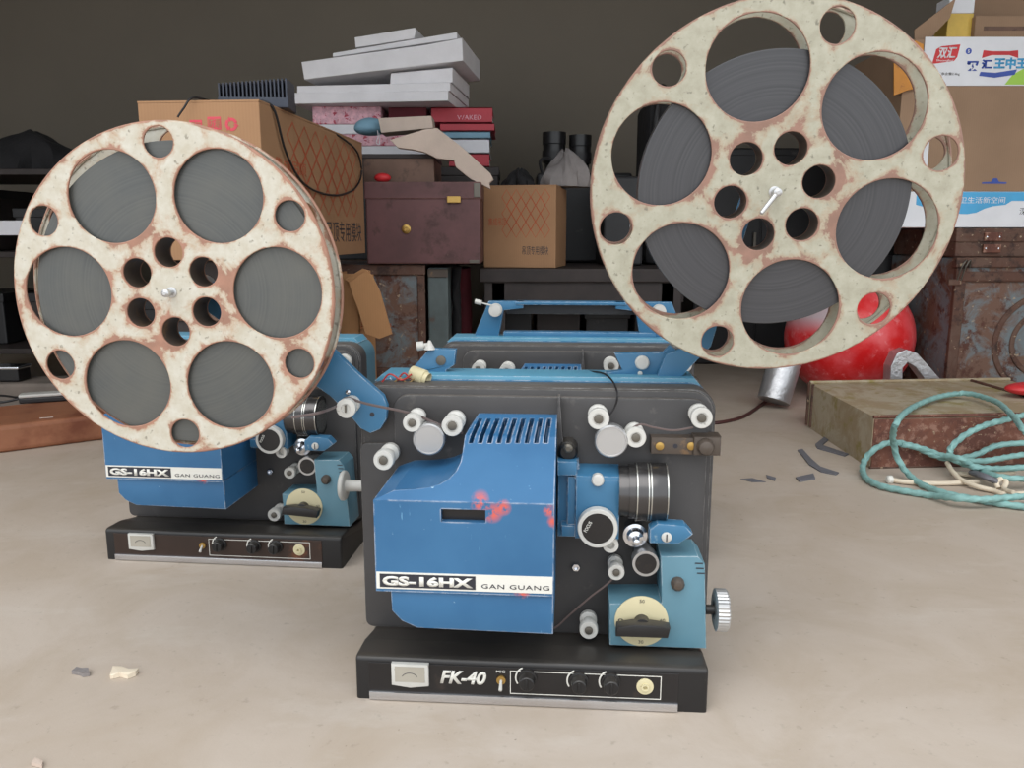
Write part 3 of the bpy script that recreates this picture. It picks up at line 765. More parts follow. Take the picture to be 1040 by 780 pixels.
# ---------------------------------------------------------------- reels
def cam_point(px, py, d): return Vector((0, 0, CAM_H)) + ray(px, py)*d
def make_reel(label, px, py, R, d, phi, film_r, fmat, rmat, thick=.030, lever=None, fo_=(0, 0), lean=0.0):
    P = cam_point(px, py, d)
    root = thing('film_reel', label, 'film reel', P, RZ, None); root.rotation_euler.x = lean
    def loops(rr):
        Ls = [circ(0, 0, rr, 120)]
        for k in range(6):
            a = phi+rad(60*k); Ls.append(circ(.655*R*math.cos(a), .655*R*math.sin(a), .272*R, 56))
            a += rad(31); Ls.append(circ(.88*R*math.cos(a), .88*R*math.sin(a), .09*R, 32))
            Ls.append(circ(.24*R*math.cos(a), .24*R*math.sin(a), .088*R, 32))
        Ls.append(circ(0, 0, .02*R, 20)); return Ls
    me = curve_mesh('front_flange', loops(R), 0, .0028, .0009)
    ff = mesh_obj('flange', me, rmat, root)
    me = curve_mesh('rear_flange', loops(R), thick-.0028, thick, .0009)
    mesh_obj('flange', me, rmat, root)
    # rolled lips on the rims
    for y in (.0028, thick-.0028):
        b = NB(); n = 140; N2 = 8
        rings = [[b.verts.new(((R-.0012+.0022*math.cos(2*PI*j/N2))*math.cos(2*PI*i/n), y+(.0024*math.sin(2*PI*j/N2)), (R-.0012+.0022*math.cos(2*PI*j/N2))*math.sin(2*PI*i/n))) for j in range(N2)] for i in range(n)]
        for i in range(n):
            for j in range(N2): b.faces.new((rings[i][j], rings[(i+1) % n][j], rings[(i+1) % n][(j+1) % N2], rings[i][(j+1) % N2]))
        obj('rim_lip', b, rmat, ff)
    # hub drum: hollow sleeves behind the six small hub holes
    hb = NB()
    lp = [circ(0, 0, .345*R, 64)]
    for k in range(6):
        a = phi+rad(60*k+31); lp.append(circ(.24*R*math.cos(a), .24*R*math.sin(a), .089*R, 32))
    me = curve_mesh('hub', lp, .003, thick-.003, 0)
    mesh_obj('hub', me, M['brown_metal'], root)
    me = curve_mesh('film', [circ(fo_[0], fo_[1], film_r, 128), circ(0, 0, .346*R, 64)], .0065, thick-.0065, .0006)
    mesh_obj('wound_film', me, fmat, root)
    s = NB(); lathe(s, (0, thick+.02, 0), (0, -1, 0), [(0, .0035), (thick+.028, .0035), (thick+.030, .0045), (thick+.036, .0045), (thick+.038, .002)], 18)
    lathe(s, (0, .0015, 0), (0, -1, 0), [(0, .0065), (.0025, .006), (.003, .005)], 26)
    if lever is not None:
        lathe(s, (0, -.014, 0), lever, [(0, .0028), (.02, .0026), (.028, .0022), (.029, .001)], 12)
    obj('spindle', s, M['alu'], root)
    return root, P
RL, RR = .187, .198
dL, dR = 2*RL*F/335.0, 2*RR*F/370.0
phiL, phiR = rad(0), rad(42)
M['reel_l'] = reel_mat('rusted_cream_reel_paint', RL, phiL, sr(184, 176, 158), sr(140, 96, 78), 0.655, sr(200, 196, 184), sr(176, 146, 118))
M['reel_r'] = reel_mat('pale_green_reel_paint', RR, phiR, sr(158, 154, 136), sr(128, 92, 80), 0.685, sr(178, 175, 158), sr(164, 142, 118), 0.17, .37)
reelL, PL = make_reel('rusty cream film reel full of grey film, mounted at the left', 174.5, 297, RL, dL, phiL, .915*RL, M['film_left'], M['reel_l'], .040, fo_=(.008, -.004))
reelR, PR = make_reel('larger pale green film reel, partly wound, mounted high at the right', 786.5, 195, RR, dR, phiR, .74*RR, M['film_right'], M['reel_r'], .036, lever=(-.6, -.25, -.75), lean=rad(5))

# reel arms, in the front projector's own coordinates
toL = lambda P: FR.I @ (P-FR.o)
hl, hr = toL(PL), toL(PR)
yb = hl.y+.041
print('reel rear L', hl, 'R', hr, 'CF', CF)
def arm_outline(px): return [g(x, y, AYL) for x, y in px]
AYL = CF-.014
tip = Vector((hl.x, 0, hl.z))
ol = [g(339, 356, AYL), g(365, 381, AYL), g(389, 402, AYL), g(393, 412, AYL), g(392, 426, AYL), g(386, 436, AYL), g(376, 440, AYL), g(366, 435, AYL), g(357, 424, AYL), g(335, 402, AYL), (tip.x-.008, tip.z-.02), (tip.x-.02, tip.z), (tip.x-.008, tip.z+.02)]
arm = obj('reel_arm', plate(NB(), ol, AYL, AYL+.010, .001), M['blue'], front)
obj('spindle_boss', lathe(NB(), (tip.x, AYL+.010, tip.z), (0, -1, 0), [(0, .016), (max(.002, AYL+.010-yb), .014)], 24), M['alu'], arm)
p = L(378, 421, AYL); obj('arm_hole', lathe(NB(), (p.x, AYL+.0005, p.z), (0, -1, 0), [(0, .003), (.0008, .003)], 16), M['ink'], arm)
p = L(354, 398, AYL); obj('arm_screw', lathe(NB(), (p.x, AYL+.001, p.z), (0, -1, 0), [(0, .0034), (.004, .003), (.005, .001)], 16), M['chrome'], arm)
sv = CF; p = L(351, 415, AYL-.03); R = 10*SC(351, 415, AYL-.03)
bm = lathe(NB(), (p.x, AYL+.001, p.z), (0, -1, 0), [(0, R*.9), (.008, R*.9), (.009, R*.55), (.02, R*.55), (.022, R), (.030, R), (.031, R*.5), (.0295, R*.45)], 30)
rl = obj('arm_roller', bm, M['white_metal'], arm)
obj('roller_slot', box(NB(), p.x-.0009, AYL-.0318, p.z-.0045, p.x+.0009, AYL-.029, p.z+.0045), M['screw'], arm, smooth=False)
# right-hand arm from the deck up behind the large reel
HY = CF+.060
t = Vector((hr.x, 0, hr.z))
ol = [g(664, 392, HY), g(676, 360, HY), g(700, 352, HY), (t.x-.010, t.z+.004), (t.x, t.z+.012), (t.x+.010, t.z), (t.x+.004, t.z-.010), g(722, 352, HY), g(702, 372, HY), g(684, 392, HY)]
arm = obj('reel_arm', plate(NB(), ol, HY, HY+.010, .001), M['blue'], front)
obj('spindle_boss', lathe(NB(), (t.x, HY+.002, t.z), (0, -1, 0), [(0, .012), (HY-(hr.y+.037), .012), ], 24), M['alu'], arm)

# cables and plug on the front projector's deck
pl = Frame(FR.o, FR.rz)
w = L(398, 385, CF+.035)
for k, (mname, pts) in enumerate((('red_wire', [(388, 388), (396, 380), (408, 386), (418, 380)]), ('tan_wire', [(398, 391), (406, 384), (414, 389), (424, 382)]),
                                  ('red_wire', [(402, 389), (410, 379), (418, 385), (426, 380)]), ('tan_wire', [(392, 391), (404, 388), (414, 384), (424, 386)]), ('paper', [(396, 384), (404, 390), (416, 386), (422, 382)]))):
    obj('loose_wire', tube(NB(), [L(x, y, CF+.03+.004*k) for x, y in pts], .0012, 6), M[mname], front)
a = L(418, 378, CF+.045)
pg = obj('cable_plug', lathe(NB(), a, (1, -.35, -.35), [(0, .009), (.002, .0095), (.02, .0105), (.021, .0085), (.026, .0085), (.024, .007), (.018, .0068)], 24), M['dial'], front)
obj('deck_wire', tube(NB(), [L(598, 377, CF+.10), L(612, 379, CF+.06), L(622, 387, CF+.02), L(627, 400, CF-.012), L(624, 414, CF-.012), L(615, 426, CF-.012)], .0012, 6), M['strap'], front)

# the other two machines
pa, pb = ground(111, 568), ground(332, 577)
rz2 = math.atan2(pb.y-pa.y, pb.x-pa.x)
e = Vector((math.cos(rz2), math.sin(rz2), 0))
o2 = pa + e*(BW-.004)
left = make_projector('blue and black film projector half hidden behind the left reel', None, Frame((o2.x, o2.y, 0), rz2), False, 'panel_brown', False, wheel='plain', dial_turn=rad(4), handle='none')
cr = Vector((math.cos(RZ), math.sin(RZ), 0)); Y3 = 1.375
Pm = at_y(573, 400, Y3)
rz3 = RZ
o3 = Vector((Pm.x, Y3, 0)) - (Matrix.Rotation(rz3, 3, 'Z') @ Vector(((CX0+CX1)/2, CF, 0)))
rear = make_projector('blue film projector with carrying handle, standing right behind the foreground one', None, Frame((o3.x, o3.y, 0), rz3), True, 'panel', False, handle='bar')

# film threaded from the left reel over the arm roller to the machine
pts = [cam_point(296, 424, dL+.012), cam_point(325, 419, dL+.010)] + [FR.o+FR.M@L(x, y, AYL-.018) for x, y in ((345, 411), (352, 404), (372, 410))] + [FR.o+FR.M@L(x, y, CF-.03) for x, y in ((418, 420), (445, 431), (470, 440))]
tag(obj('film_leader', tube(NB(), pts, .0007, 6, 6, flat=.0018), M['film_strip']), 'thin strip of film leading from the left reel into the foreground projector', 'film')
pts = [FR.o+FR.M@L(x, y, yy) for x, y, yy in ((638, 438, CF-.03), (650, 431, CF-.03), (664, 434, CF-.025), (684, 437, CF-.025), (704, 434, CF-.025))]
tag(obj('film_leader', tube(NB(), pts, .0006, 6, 6, flat=.0014), M['film_strip']), 'short film strand bridging two rollers above the lens of the foreground projector', 'film')
pts = [FR.o+FR.M@L(x, y, yy) for x, y, yy in ((631, 577, CF-.03), (618, 592, CF-.025), (600, 606, CF-.02), (578, 625, CF-.012), (566, 636, CF-.01), (556, 640, CF-.02))]
tag(obj('film_leader', tube(NB(), pts, .0006, 6, 6, flat=.0014), M['film_strip']), 'dark film strand running diagonally below the focus knob of the foreground projector', 'film')
# ---------------------------------------------------------------- the clutter behind
def span(px0, px1, py0, py1, Y):
    """real x and z extents of a front face standing at distance Y"""
    a = at_y(px0, (py0+py1)/2, Y); b = at_y(px1, (py0+py1)/2, Y)
    return a.x, b.x, at_y((px0+px1)/2, py1, Y).z, at_y((px0+px1)/2, py0, Y).z
def solid(name, label, cat, mat, x0, x1, y0, y1, z0, z1, rz=0.0, bev=.003, group=None, tilt=(0, 0)):
    """a boxy thing: origin at the middle of its bottom face"""
    w, d, h = (x1-x0)/2, (y1-y0)/2, z1-z0
    o = obj(name, box(NB(), -w, -d, 0, w, d, h, bev), mat, None, smooth=False, loc=((x0+x1)/2, (y0+y1)/2, z0), rot=(tilt[0], tilt[1], rz))
    o['w'], o['d'], o['h'] = w, d, h
    return tag(o, label, cat, group)
def about_corner(o, corner, rz):
    c = Vector((corner[0], corner[1], 0)); p = Vector((o.location.x, o.location.y, 0))-c
    p = Matrix.Rotation(rz, 3, 'Z') @ p; o.location.x, o.location.y = c.x+p.x, c.y+p.y; o.rotation_euler.z = rz
def child_text(o, body, mat, x0, z0, w, h, side='front', name='printed_text', off=.0006, **k):
    hw, hd = o['w'], o['d']
    if side == 'front': Mx = Matrix.Translation((x0, -hd-off+.0004, z0))
    else: Mx = Matrix.Translation((hw+off-.0004, x0, z0)) @ Matrix.Rotation(PI/2, 4, 'Z')
    return text_obj(name, body, mat, o, 0, 0, w, h, 0, M=Mx, **k)
def lattice(o, side, u0, z0, w, h, nu, nv, mat, t=.0022):
    """diamond lattice print"""
    hw, hd = o['w'], o['d']; bm = NB()
    for j in range(nv):
        for i in range(nu):
            cx = u0+w*(i+.5+.5*(j % 2))/nu; cz = z0+h*(j+.5)/nv
            a, b = w/nu*.52, h/nv*1.0
            if cx+a > u0+w*1.05: continue
            P = [(cx-a, cz), (cx, cz+b), (cx+a, cz), (cx, cz-b)]; I = [(cx+(x-cx)*(1-t/a*1.4), cz+(z-cz)*(1-t/b*1.4)) for x, z in P]
            for k in range(4):
                q = [P[k], P[(k+1) % 4], I[(k+1) % 4], I[k]]
                if side == 'front': vv = [bm.verts.new((x, -hd-.0006, z)) for x, z in q]
                else: vv = [bm.verts.new((hw+.0006, x, z)) for x, z in q]
                bm.faces.new(vv)
    return obj('printed_lattice', bm, mat, o, smooth=False)
def at_plate(name, label, cat, mat, px, Y, thick, bev=.002, z_shift=0.0):
    """a flat board seen face-on, outlined at distance Y, with real thickness"""
    P = [at_y(x, y, Y) for x, y in px]; c = sum(P, Vector())/len(P); c.z = min(p.z for p in P)
    o = obj(name, plate(NB(), [(p.x-c.x, p.z-c.z) for p in P], -thick/2, thick/2, bev), mat, None, smooth=False, loc=(c.x, Y+thick/2, c.z+z_shift))
    return tag(o, label, cat)

# rusted cabinet left of centre, with grey-green door post
x0, x1, z0, z1 = span(300, 431, 268, 380, 2.55); CABZ = z1
x2 = at_y(455, 300, 2.55).x
cb = solid('steel_cabinet', 'rusted blue-grey steel cabinet under the dark red wooden case', 'cabinet', M['rust_grey'], x0-.25, x1, 2.55, 2.98, 0, CABZ, bev=.006)
w, d, h = cb['w'], cb['d'], cb['h']
obj('cabinet_rim', box(NB(), -w-.004, -d-.010, h-.035, w+.006, -d+.01, h-.002, .004), M['rust_brown'], cb, smooth=False)
obj('cabinet_rim', box(NB(), w-.02, -d-.006, 0, w+.004, -d+.01, h-.036, .003), M['rust_brown'], cb, smooth=False)
obj('cabinet_ledge', box(NB(), -w, -d-.008, .10, w-.02, -d+.01, .14, .003), M['rust_brown'], cb, smooth=False)
gp = solid('steel_locker', 'narrow grey-green steel locker to the right of the rusted cabinet', 'locker', M['teal_grey'], x1+.012, x2, 2.56, 2.95, 0, CABZ-.012, bev=.004)
obj('locker_trim', box(NB(), -gp['w'], -gp['d']-.006, gp['h']-.03, gp['w'], -gp['d']+.004, gp['h']-.004, .002), M['brown_metal'], gp, smooth=False)
# red-brown wooden case
x0, x1, _, z1 = span(375, 488, 185, 262, 2.52); WZ = z1
wc = solid('wooden_case', 'dark red painted wooden case with latch, standing on the rusted cabinet', 'wooden case', M['wine_wood'], x0-.01, x1, 2.52, 2.92, CABZ+.001, WZ, bev=.004)
w, d, h = wc['w'], wc['d'], wc['h']
obj('case_lid', box(NB(), -w-.003, -d-.004, h-.05, w+.003, d+.003, h+.001, .003), M['wine_wood'], wc, smooth=False)
obj('latch', box(NB(), w*.42, -d-.010, h-.062, w*.66, -d, h-.042, .002), M['brass'], wc, smooth=False)
obj('corner_brace', box(NB(), w-.02, -d-.007, h-.045, w+.001, -d, h-.003, .001), M['screw'], wc, smooth=False)
obj('corner_brace', box(NB(), w-.035, -d-.004, .002, w-.005, -d+.001, .012, .001), M['screw'], wc, smooth=False)
obj('ring_pull', lathe(NB(), (-w*.30, -d, h*.43), (0, -1, 0), [(0, .014), (.004, .014), (.006, .011), (.006, .006), (.002, .005)], 24), M['brass'], wc)
# smaller wooden box on it
x0, x1, _, z1 = span(369, 441, 157, 187, 2.60)
sb = solid('wooden_box', 'small brown wooden box on top of the dark red wooden case', 'box', M['brown_wood'], x0, x1, 2.60, 2.86, WZ+.002, z1, bev=.003)
obj('box_lid', box(NB(), -sb['w']-.003, -sb['d']-.003, sb['h']-.012, sb['w']+.003, sb['d']+.003, sb['h']+.002, .002), M['dark_wood'], sb, smooth=False)
BZ = z1+.003
p = at_y(388, 179, 2.54); bm = NB(); bmesh.ops.create_uvsphere(bm, u_segments=24, v_segments=14, radius=1); bmesh.ops.scale(bm, vec=(.026, .018, .014), verts=bm.verts[:])
tag(obj('red_cap', bm, M['card_red'], loc=(p.x, 2.55, WZ+.015)), 'shiny red cap lying on the dark red wooden case', 'cap')

# big carton with lattice print, long side going back
CARX1, CARX0 = at_y(267, 180, 1.72).x, at_y(140, 180, 1.72).x
ct, cbz = at_y(266, 103, 1.72).z, at_y(370, 257, 2.50).z
cr_ = solid('wooden_crate', 'dark wooden crate under the large brown carton', 'crate', M['dark_wood'], CARX0-.02, CARX1-.005, 1.80, 2.24, 0, cbz-.003, bev=.004)
for z in (.1, .25, .4): obj('crate_slat', box(NB(), -cr_['w']-.008, -cr_['d']-.008, z-.035, cr_['w']+.008, -cr_['d']+.001, z+.035, .003), M['brown_wood'], cr_, smooth=False)
ca = solid('cardboard_carton', 'large brown carton with red lattice print behind the left reel', 'carton', M['card'], CARX0, CARX1, 1.72, 2.50, cbz, ct, bev=.002)
about_corner(ca, (CARX1, 1.72), rad(-5)); about_corner(cr_, (CARX1, 1.72), rad(-5))
w, d, h = ca['w'], ca['d'], ca['h']
lattice(ca, 'right', -.24, .12, .56, .17, 7, 5, M['lattice_red'], .0036)
child_text(ca, '吊顶专用模块', M['ink'], .02, .035, .33, .055, 'right')
child_text(ca, '集成吊顶', M['lattice_red'], -.32, .19, .20, .03, 'right', name='faded_text')
obj('top_flap', box(NB(), -w, -d, h, w, -.002, h+.004), M['card'], ca, smooth=False)
obj('top_flap', box(NB(), -w, .002, h, w, d, h+.004), M['card'], ca, smooth=False)
u = lambda px: at_y(px, 125, 1.72).x-(CARX0+CARX1)/2
vz = lambda py: at_y(230, py, 1.72).z-cbz
obj('red_stamp', plate(NB(), [(u(190), vz(133)), (u(203), vz(133)), (u(203), vz(121)), (u(190), vz(121))], -d-.0008, -d), M['pink_red'], ca, smooth=False)
obj('red_stamp', plate(NB(), [(u(209), vz(131)), (u(223), vz(131)), (u(223), vz(118)), (u(209), vz(118))], -d-.0008, -d), M['pink_red'], ca, smooth=False)
child_text(ca, '防潮', M['card'], u(210), vz(129.5), u(222)-u(210), vz(120)-vz(129.5), 'front', name='stamp_text', off=.0016)
child_text(ca, '易碎', M['card'], u(191), vz(131.5), u(202)-u(191), vz(123)-vz(131.5), 'front', name='stamp_text', off=.0016)
bm = NB(); cxu, czv, rr = u(234), vz(126), abs(u(240)-u(234))*1.1
for k in range(3):
    a0 = rad(120*k+15)
    pts = [(cxu+rr*math.cos(a0+rad(t)), czv+rr*math.sin(a0+rad(t))) for t in range(0, 91, 15)] + [(cxu+rr*.55*math.cos(a0+rad(t)), czv+rr*.55*math.sin(a0+rad(t))) for t in range(90, -1, -15)]
    plate(bm, pts, -d-.0008, -d)
    pts = [(cxu+rr*1.25*math.cos(a0+rad(92)), czv+rr*1.25*math.sin(a0+rad(92))), (cxu+rr*.8*math.cos(a0+rad(116)), czv+rr*.8*math.sin(a0+rad(116))), (cxu+rr*.3*math.cos(a0+rad(92)), czv+rr*.3*math.sin(a0+rad(92)))]
    plate(bm, pts, -d-.0008, -d)
obj('recycling_mark', bm, M['pink_red'], ca, smooth=False)
# finned heat sink on the carton, cable over it
p0, p1 = at_y(222, 104, 1.90), at_y(290, 104, 1.90)
hw = (p1.x-p0.x)/2; hx = (p0.x+p1.x)/2+.022; hz = ct+.0045
hs = thing('heat_sink', 'grey finned heat sink lying on top of the large brown carton', 'heat sink', (hx, 1.86, hz), rad(4))
obj('sink_base', box(NB(), -hw, -.03, 0, hw, .06, .022, .002), M['heat'], hs, smooth=False)
for k in range(18):
    x = -hw+.004+(2*hw-.008)*k/17
    obj('fin', box(NB(), x-.0016, -.03, .020, x+.0016, .06, .050+.012*k/17, 0), M['heat'], hs, smooth=False)
cx = CARX1
pts = [(cx-.045, 1.80, ct+.0075), (cx-.012, 1.78, ct+.009), (cx+.004, 1.79, ct-.01), (cx+.006, 1.84, ct-.09), (cx+.006, 1.95, ct-.150), (cx+.006, 2.16, ct-.165), (cx+.006, 2.36, ct-.14), (cx+.006, 2.45, ct-.09), (cx+.006, 2.42, ct-.035), (cx+.006, 2.30, ct-.012), (cx-.006, 2.18, ct+.008), (cx-.06, 2.06, ct+.0075)]
pts = [(x+(y-1.72)*math.tan(rad(5))*(1 if z < ct else .6)+.002, y, z) for x, y, z in pts]
tag(obj('black_cable', tube(NB(), pts, .0028, 8), M['strap']), 'black cable looping down the side of the large brown carton', 'cable')
pts = [(at_y(178, 119, 1.70).x, 1.712, at_y(178, 119, 1.712).z), (at_y(184, 112, 1.7).x, 1.714, ct-.014), (at_y(192, 107, 1.7).x, 1.725, ct+.008), (at_y(205, 106, 1.7).x, 1.78, ct+.0075), (at_y(216, 105, 1.7).x, 1.83, ct+.0075)]
tag(obj('black_cable', tube(NB(), pts, .0022, 8), M['strap']), 'short black wire hooked over the front edge of the large brown carton', 'cable')

# torn small carton in front of the rusted cabinet
Yc = 2.33
x0, x1, zb_, zt_ = span(338, 372, 278, 340, Yc)
stc = thing('torn_carton', 'torn orange carton with a lifted flap in front of the rusted cabinet', 'carton', ((x0+x1)/2, Yc, 0), rad(-4))
w = (x1-x0)/2+.01
bm = NB(); T_ = .004
box(bm, -w, 0, .0, w-.03, T_, zt_); box(bm, -w, .18, 0, w-.03, .18+T_, zt_-.01); box(bm, -w, 0, 0, -w+T_, .18, zt_); box(bm, w-.03-T_, 0, 0, w-.03, .18, zt_-.02); box(bm, -w, 0, 0, w-.03, .18, T_)
obj('carton_body', bm, M['card_orange'], stc, smooth=False)
P = [at_y(x, y, Yc-.03)-Vector(((x0+x1)/2, 0, 0)) for x, y in ((357, 287), (375, 274), (381, 280), (389, 296), (393, 310), (401, 338), (388, 343), (374, 338), (366, 312), (361, 300))]
obj('carton_flap', plate(NB(), [(p.x, p.z) for p in P], -.05, -.044, .001), M['card_orange'], stc, smooth=False)
P = [at_y(x, y, Yc-.03)-Vector(((x0+x1)/2, 0, 0)) for x, y in ((350, 284), (368, 273), (376, 275), (376, 282), (358, 290))]
obj('carton_flap', plate(NB(), [(p.x, p.z) for p in P], -.020, -.014, .001), M['card_orange'], stc, smooth=False)
text_obj('printed_text', '吊顶模块', M['lattice_red'], stc, -w+.09, zt_-.16, .09, .022, -.0004)

# maroon cloth bag between locker and the dark bench
bm = NB()
for i in range(1):
    tube(bm, [at_y(470, 384, 2.85), at_y(471, 330, 2.84), at_y(470, 295, 2.83), at_y(469, 272, 2.82)], .030, 14, 6, flat=.03)
tag(obj('cloth_bag', bm, M['maroon']), 'maroon cloth bag hanging beside the grey-green locker', 'bag')
bm = NB(); tube(bm, [at_y(462, 372, 2.70), at_y(464, 320, 2.69), at_y(463, 290, 2.68), at_y(464, 270, 2.67)], .014, 12, 6, flat=.02)
tag(obj('folded_cloth', bm, M['black_cloth']), 'black folded cloth hanging in front of the maroon bag', 'cloth')

# long dark bench along the back
BT = CABZ-.02
bx0, bx1 = at_y(487, 300, 2.68).x, at_y(698, 300, 2.68).x
bn = solid('workbench', 'dark wooden workbench along the back behind the projectors', 'bench', M['dark_wood'], bx0, bx1, 2.68, 3.45, BT-.045, BT, bev=.004)
for sx in (-1, 1):
    for sy in (-1, 1):
        x = sx*(bn['w']-.05); y = sy*(bn['d']-.05)
        obj('leg', box(NB(), x-.035, y-.035, -(BT-.045), x+.035, y+.035, 0, .003), M['dark_wood'], bn, smooth=False)
obj('apron', box(NB(), -bn['w']+.04, -bn['d']+.015, -.10, bn['w']-.04, -bn['d']+.035, 0, .002), M['dark_wood'], bn, smooth=False)
# things under the bench
x0, x1, z0, z1 = span(520, 575, 262, 330, 2.86)
for (a, b, t, lab, mt) in ((492, 540, .34, 'near-black crate under the left end of the dark workbench', 'black_box'), (545, 590, .38, 'very dark brown box under the workbench, second from its left end', 'dark_wood'), (596, 640, .30, 'low black box under the middle of the workbench', 'black_box'), (646, 694, .36, 'wide dark box under the workbench behind the large reel', 'dark_wood')):
    X0, X1 = at_y(a, 300, 2.88).x, at_y(b, 300, 2.88).x
    so = solid('storage_box', lab, 'box', M[mt], X0, X1, 2.90, 3.25, 0, t, bev=.005)
    obj('box_lid', box(NB(), -so['w']-.006, -so['d']-.006, t-.04, so['w']+.006, so['d']+.006, t+.003, .003), M[mt], so, smooth=False)
# lattice carton, turned
cc = at_y(530, 215, 2.86)
x0, x1, z0, z1 = span(488, 573, 189, 243, 2.72)
cb2 = solid('cardboard_carton', 'medium brown carton with red lattice print on the dark workbench', 'carton', M['card'], x0+.03, x1, 2.735, 2.97, BT+.001, z1, rz=rad(-12), bev=.002)
w, d, h = cb2['w'], cb2['d'], cb2['h']
lattice(cb2, 'front', -.06, h*.42, w+.04, h*.5, 5, 5, M['lattice_red'], .0018)
child_text(cb2, '吊顶专用模块', M['ink'], w*.08, h*.16, w*.72, h*.11, 'front')
child_text(cb2, '集成吊顶', M['lattice_red'], -w*.86, h*.52, w*.5, h*.1, 'front', name='faded_text')
obj('top_flap', box(NB(), -w, -d, h, w, -.002, h+.004), M['card'], cb2, smooth=False)
B2Z = z1+.005
# crumpled grey cloth on it
def cloth_heap(name, label, cat, mat, cx, cy, cz, rx, ry, rz_, seed):
    rnd = random.Random(seed); bm = NB(); bmesh.ops.create_uvsphere(bm, u_segments=36, v_segments=20, radius=1)
    ph = [rnd.uniform(0, 6.28) for _ in range(6)]
    for v in bm.verts:
        a = math.atan2(v.co.y, v.co.x)
        k = 1+.14*math.sin(3*a+ph[0]+v.co.z*2)+.09*math.sin(7*a+ph[1]+v.co.z*4)+.05*math.sin(13*a+ph[2])
        z = max(v.co.z, 0); z = z*(1+.25*math.sin(2*a+ph[3]))
        v.co = Vector((v.co.x*rx*k, v.co.y*ry*k, z*rz_))
    bmesh.ops.remove_doubles(bm, verts=bm.verts[:], dist=.0005)
    return tag(obj(name, bm, mat, loc=(cx, cy, cz)), label, cat)
p = at_y(579, 190, 2.86)
cloth_heap('crumpled_cloth', 'crumpled grey cloth lying on the medium carton on the workbench', 'cloth', M['grey_cloth'], p.x-.02, 2.87, B2Z, .085, .08, at_y(579, 158, 2.87).z-B2Z, 3)
p = at_y(528, 190, 2.86)
cloth_heap('black_bag', 'low black bag on the left of the medium carton on the workbench', 'bag', M['black_cloth'], p.x+.0, 2.88, B2Z, .055, .06, at_y(528, 174, 2.88).z-B2Z, 5)
# two black cylindrical lenses standing on a black box behind the carton
x0, x1, z0, z1 = span(545, 640, 190, 250, 3.30)
bb = solid('black_case', 'black case behind the medium carton with two dark lens barrels on it', 'case', M['black_box'], x0, x1, 3.27, 3.44, BT+.001, at_y(560, 176, 3.3).z, bev=.01)
obj('case_handle', tube(NB(), [(-bb['w']+.02, -bb['d'], bb['h']-.002), (-bb['w']+.012, -bb['d']-.01, bb['h']+.045), (-bb['w']+.05, -bb['d']-.01, bb['h']+.05), (-bb['w']+.065, -bb['d'], bb['h']-.002)], .006, 8), M['strap'], bb)
for (a, b, t, lab) in ((551, 575, 134, 'left of the two dark lens barrels on the black case'), (578, 601, 137, 'right of the two dark lens barrels on the black case')):
    x0, x1, _, z1 = span(a, b, t, 176, 3.32); r = (x1-x0)/2; zz = bb.location.z+bb['h']; H_ = z1-zz
    lb = thing('lens_barrel', lab, 'lens', ((x0+x1)/2, 3.34, zz), 0, 'dark lens barrels on the black case')
    obj('barrel', lathe(NB(), (0, 0, 0), (0, 0, 1), [(0, r*.8), (H_*.25, r*.8), (H_*.26, r*.95), (H_*.7, r*.95), (H_*.72, r), (H_, r), (H_+.001, r*.8), (H_-.01, r*.78)], 32), M['black'], lb)
    obj('grip_ring', lathe(NB(), (0, 0, H_*.35), (0, 0, 1), [(0, r*.94), (0, r*1.02), (H_*.2, r*1.02), (H_*.2, r*.94)], 32), M['strap'], lb)
# tall black bag and boxes on the bench behind the big reel
p = at_y(672, 200, 3.05)
x0, x1, z0, z1 = span(655, 704, 100, 262, 3.05)
tb = solid('equipment_bag', 'tall black equipment bag on the workbench behind the large reel', 'bag', M['black_cloth'], x0, x1, 3.02, 3.30, BT+.001, z1, bev=.03)
obj('bag_strap', tube(NB(), [(-tb['w']+.03, -tb['d']-.006, tb['h']*.2), (-tb['w']+.02, -tb['d']-.01, tb['h']*.6), (-tb['w']+.04, -tb['d']+.01, tb['h']+.01), (0, 0, tb['h']+.05), (tb['w']-.04, 0, tb['h']-.005)], .010, 8), M['strap'], tb)
x0, x1, z0, z1 = span(612, 652, 180, 262, 2.98)
kb_ = solid('black_case', 'black case on the workbench between the medium carton and the tall bag', 'case', M['black_box'], x0, x1, 2.94, 3.2, BT+.001, z1, bev=.008)
obj('case_clasp', box(NB(), kb_['w']*.3, -kb_['d']-.006, kb_['h']*.42, kb_['w']*.7, -kb_['d']+.001, kb_['h']*.56, .002), M['chrome'], kb_, smooth=False)
x0, x1, z0, z1 = span(706, 836, 150, 366, 3.5)
dk_ = solid('metal_cabinet', 'tall black metal cabinet at the back wall behind the large reel', 'cabinet', M['black_box'], x0, x1, 3.5, 3.86, 0, z1, bev=.008)
obj('cabinet_door', box(NB(), -dk_['w']+.02, -dk_['d']-.008, .04, -.004, -dk_['d'], dk_['h']-.03, .003), M['black_box'], dk_, smooth=False)
obj('cabinet_door', box(NB(), .004, -dk_['d']-.008, .04, dk_['w']-.02, -dk_['d'], dk_['h']-.03, .003), M['black_box'], dk_, smooth=False)
for sx in (-1, 1): obj('door_handle', box(NB(), sx*.03-.006, -dk_['d']-.03, dk_['h']*.5, sx*.03+.006, -dk_['d']-.008, dk_['h']*.62, .002), M['screw'], dk_, smooth=False)

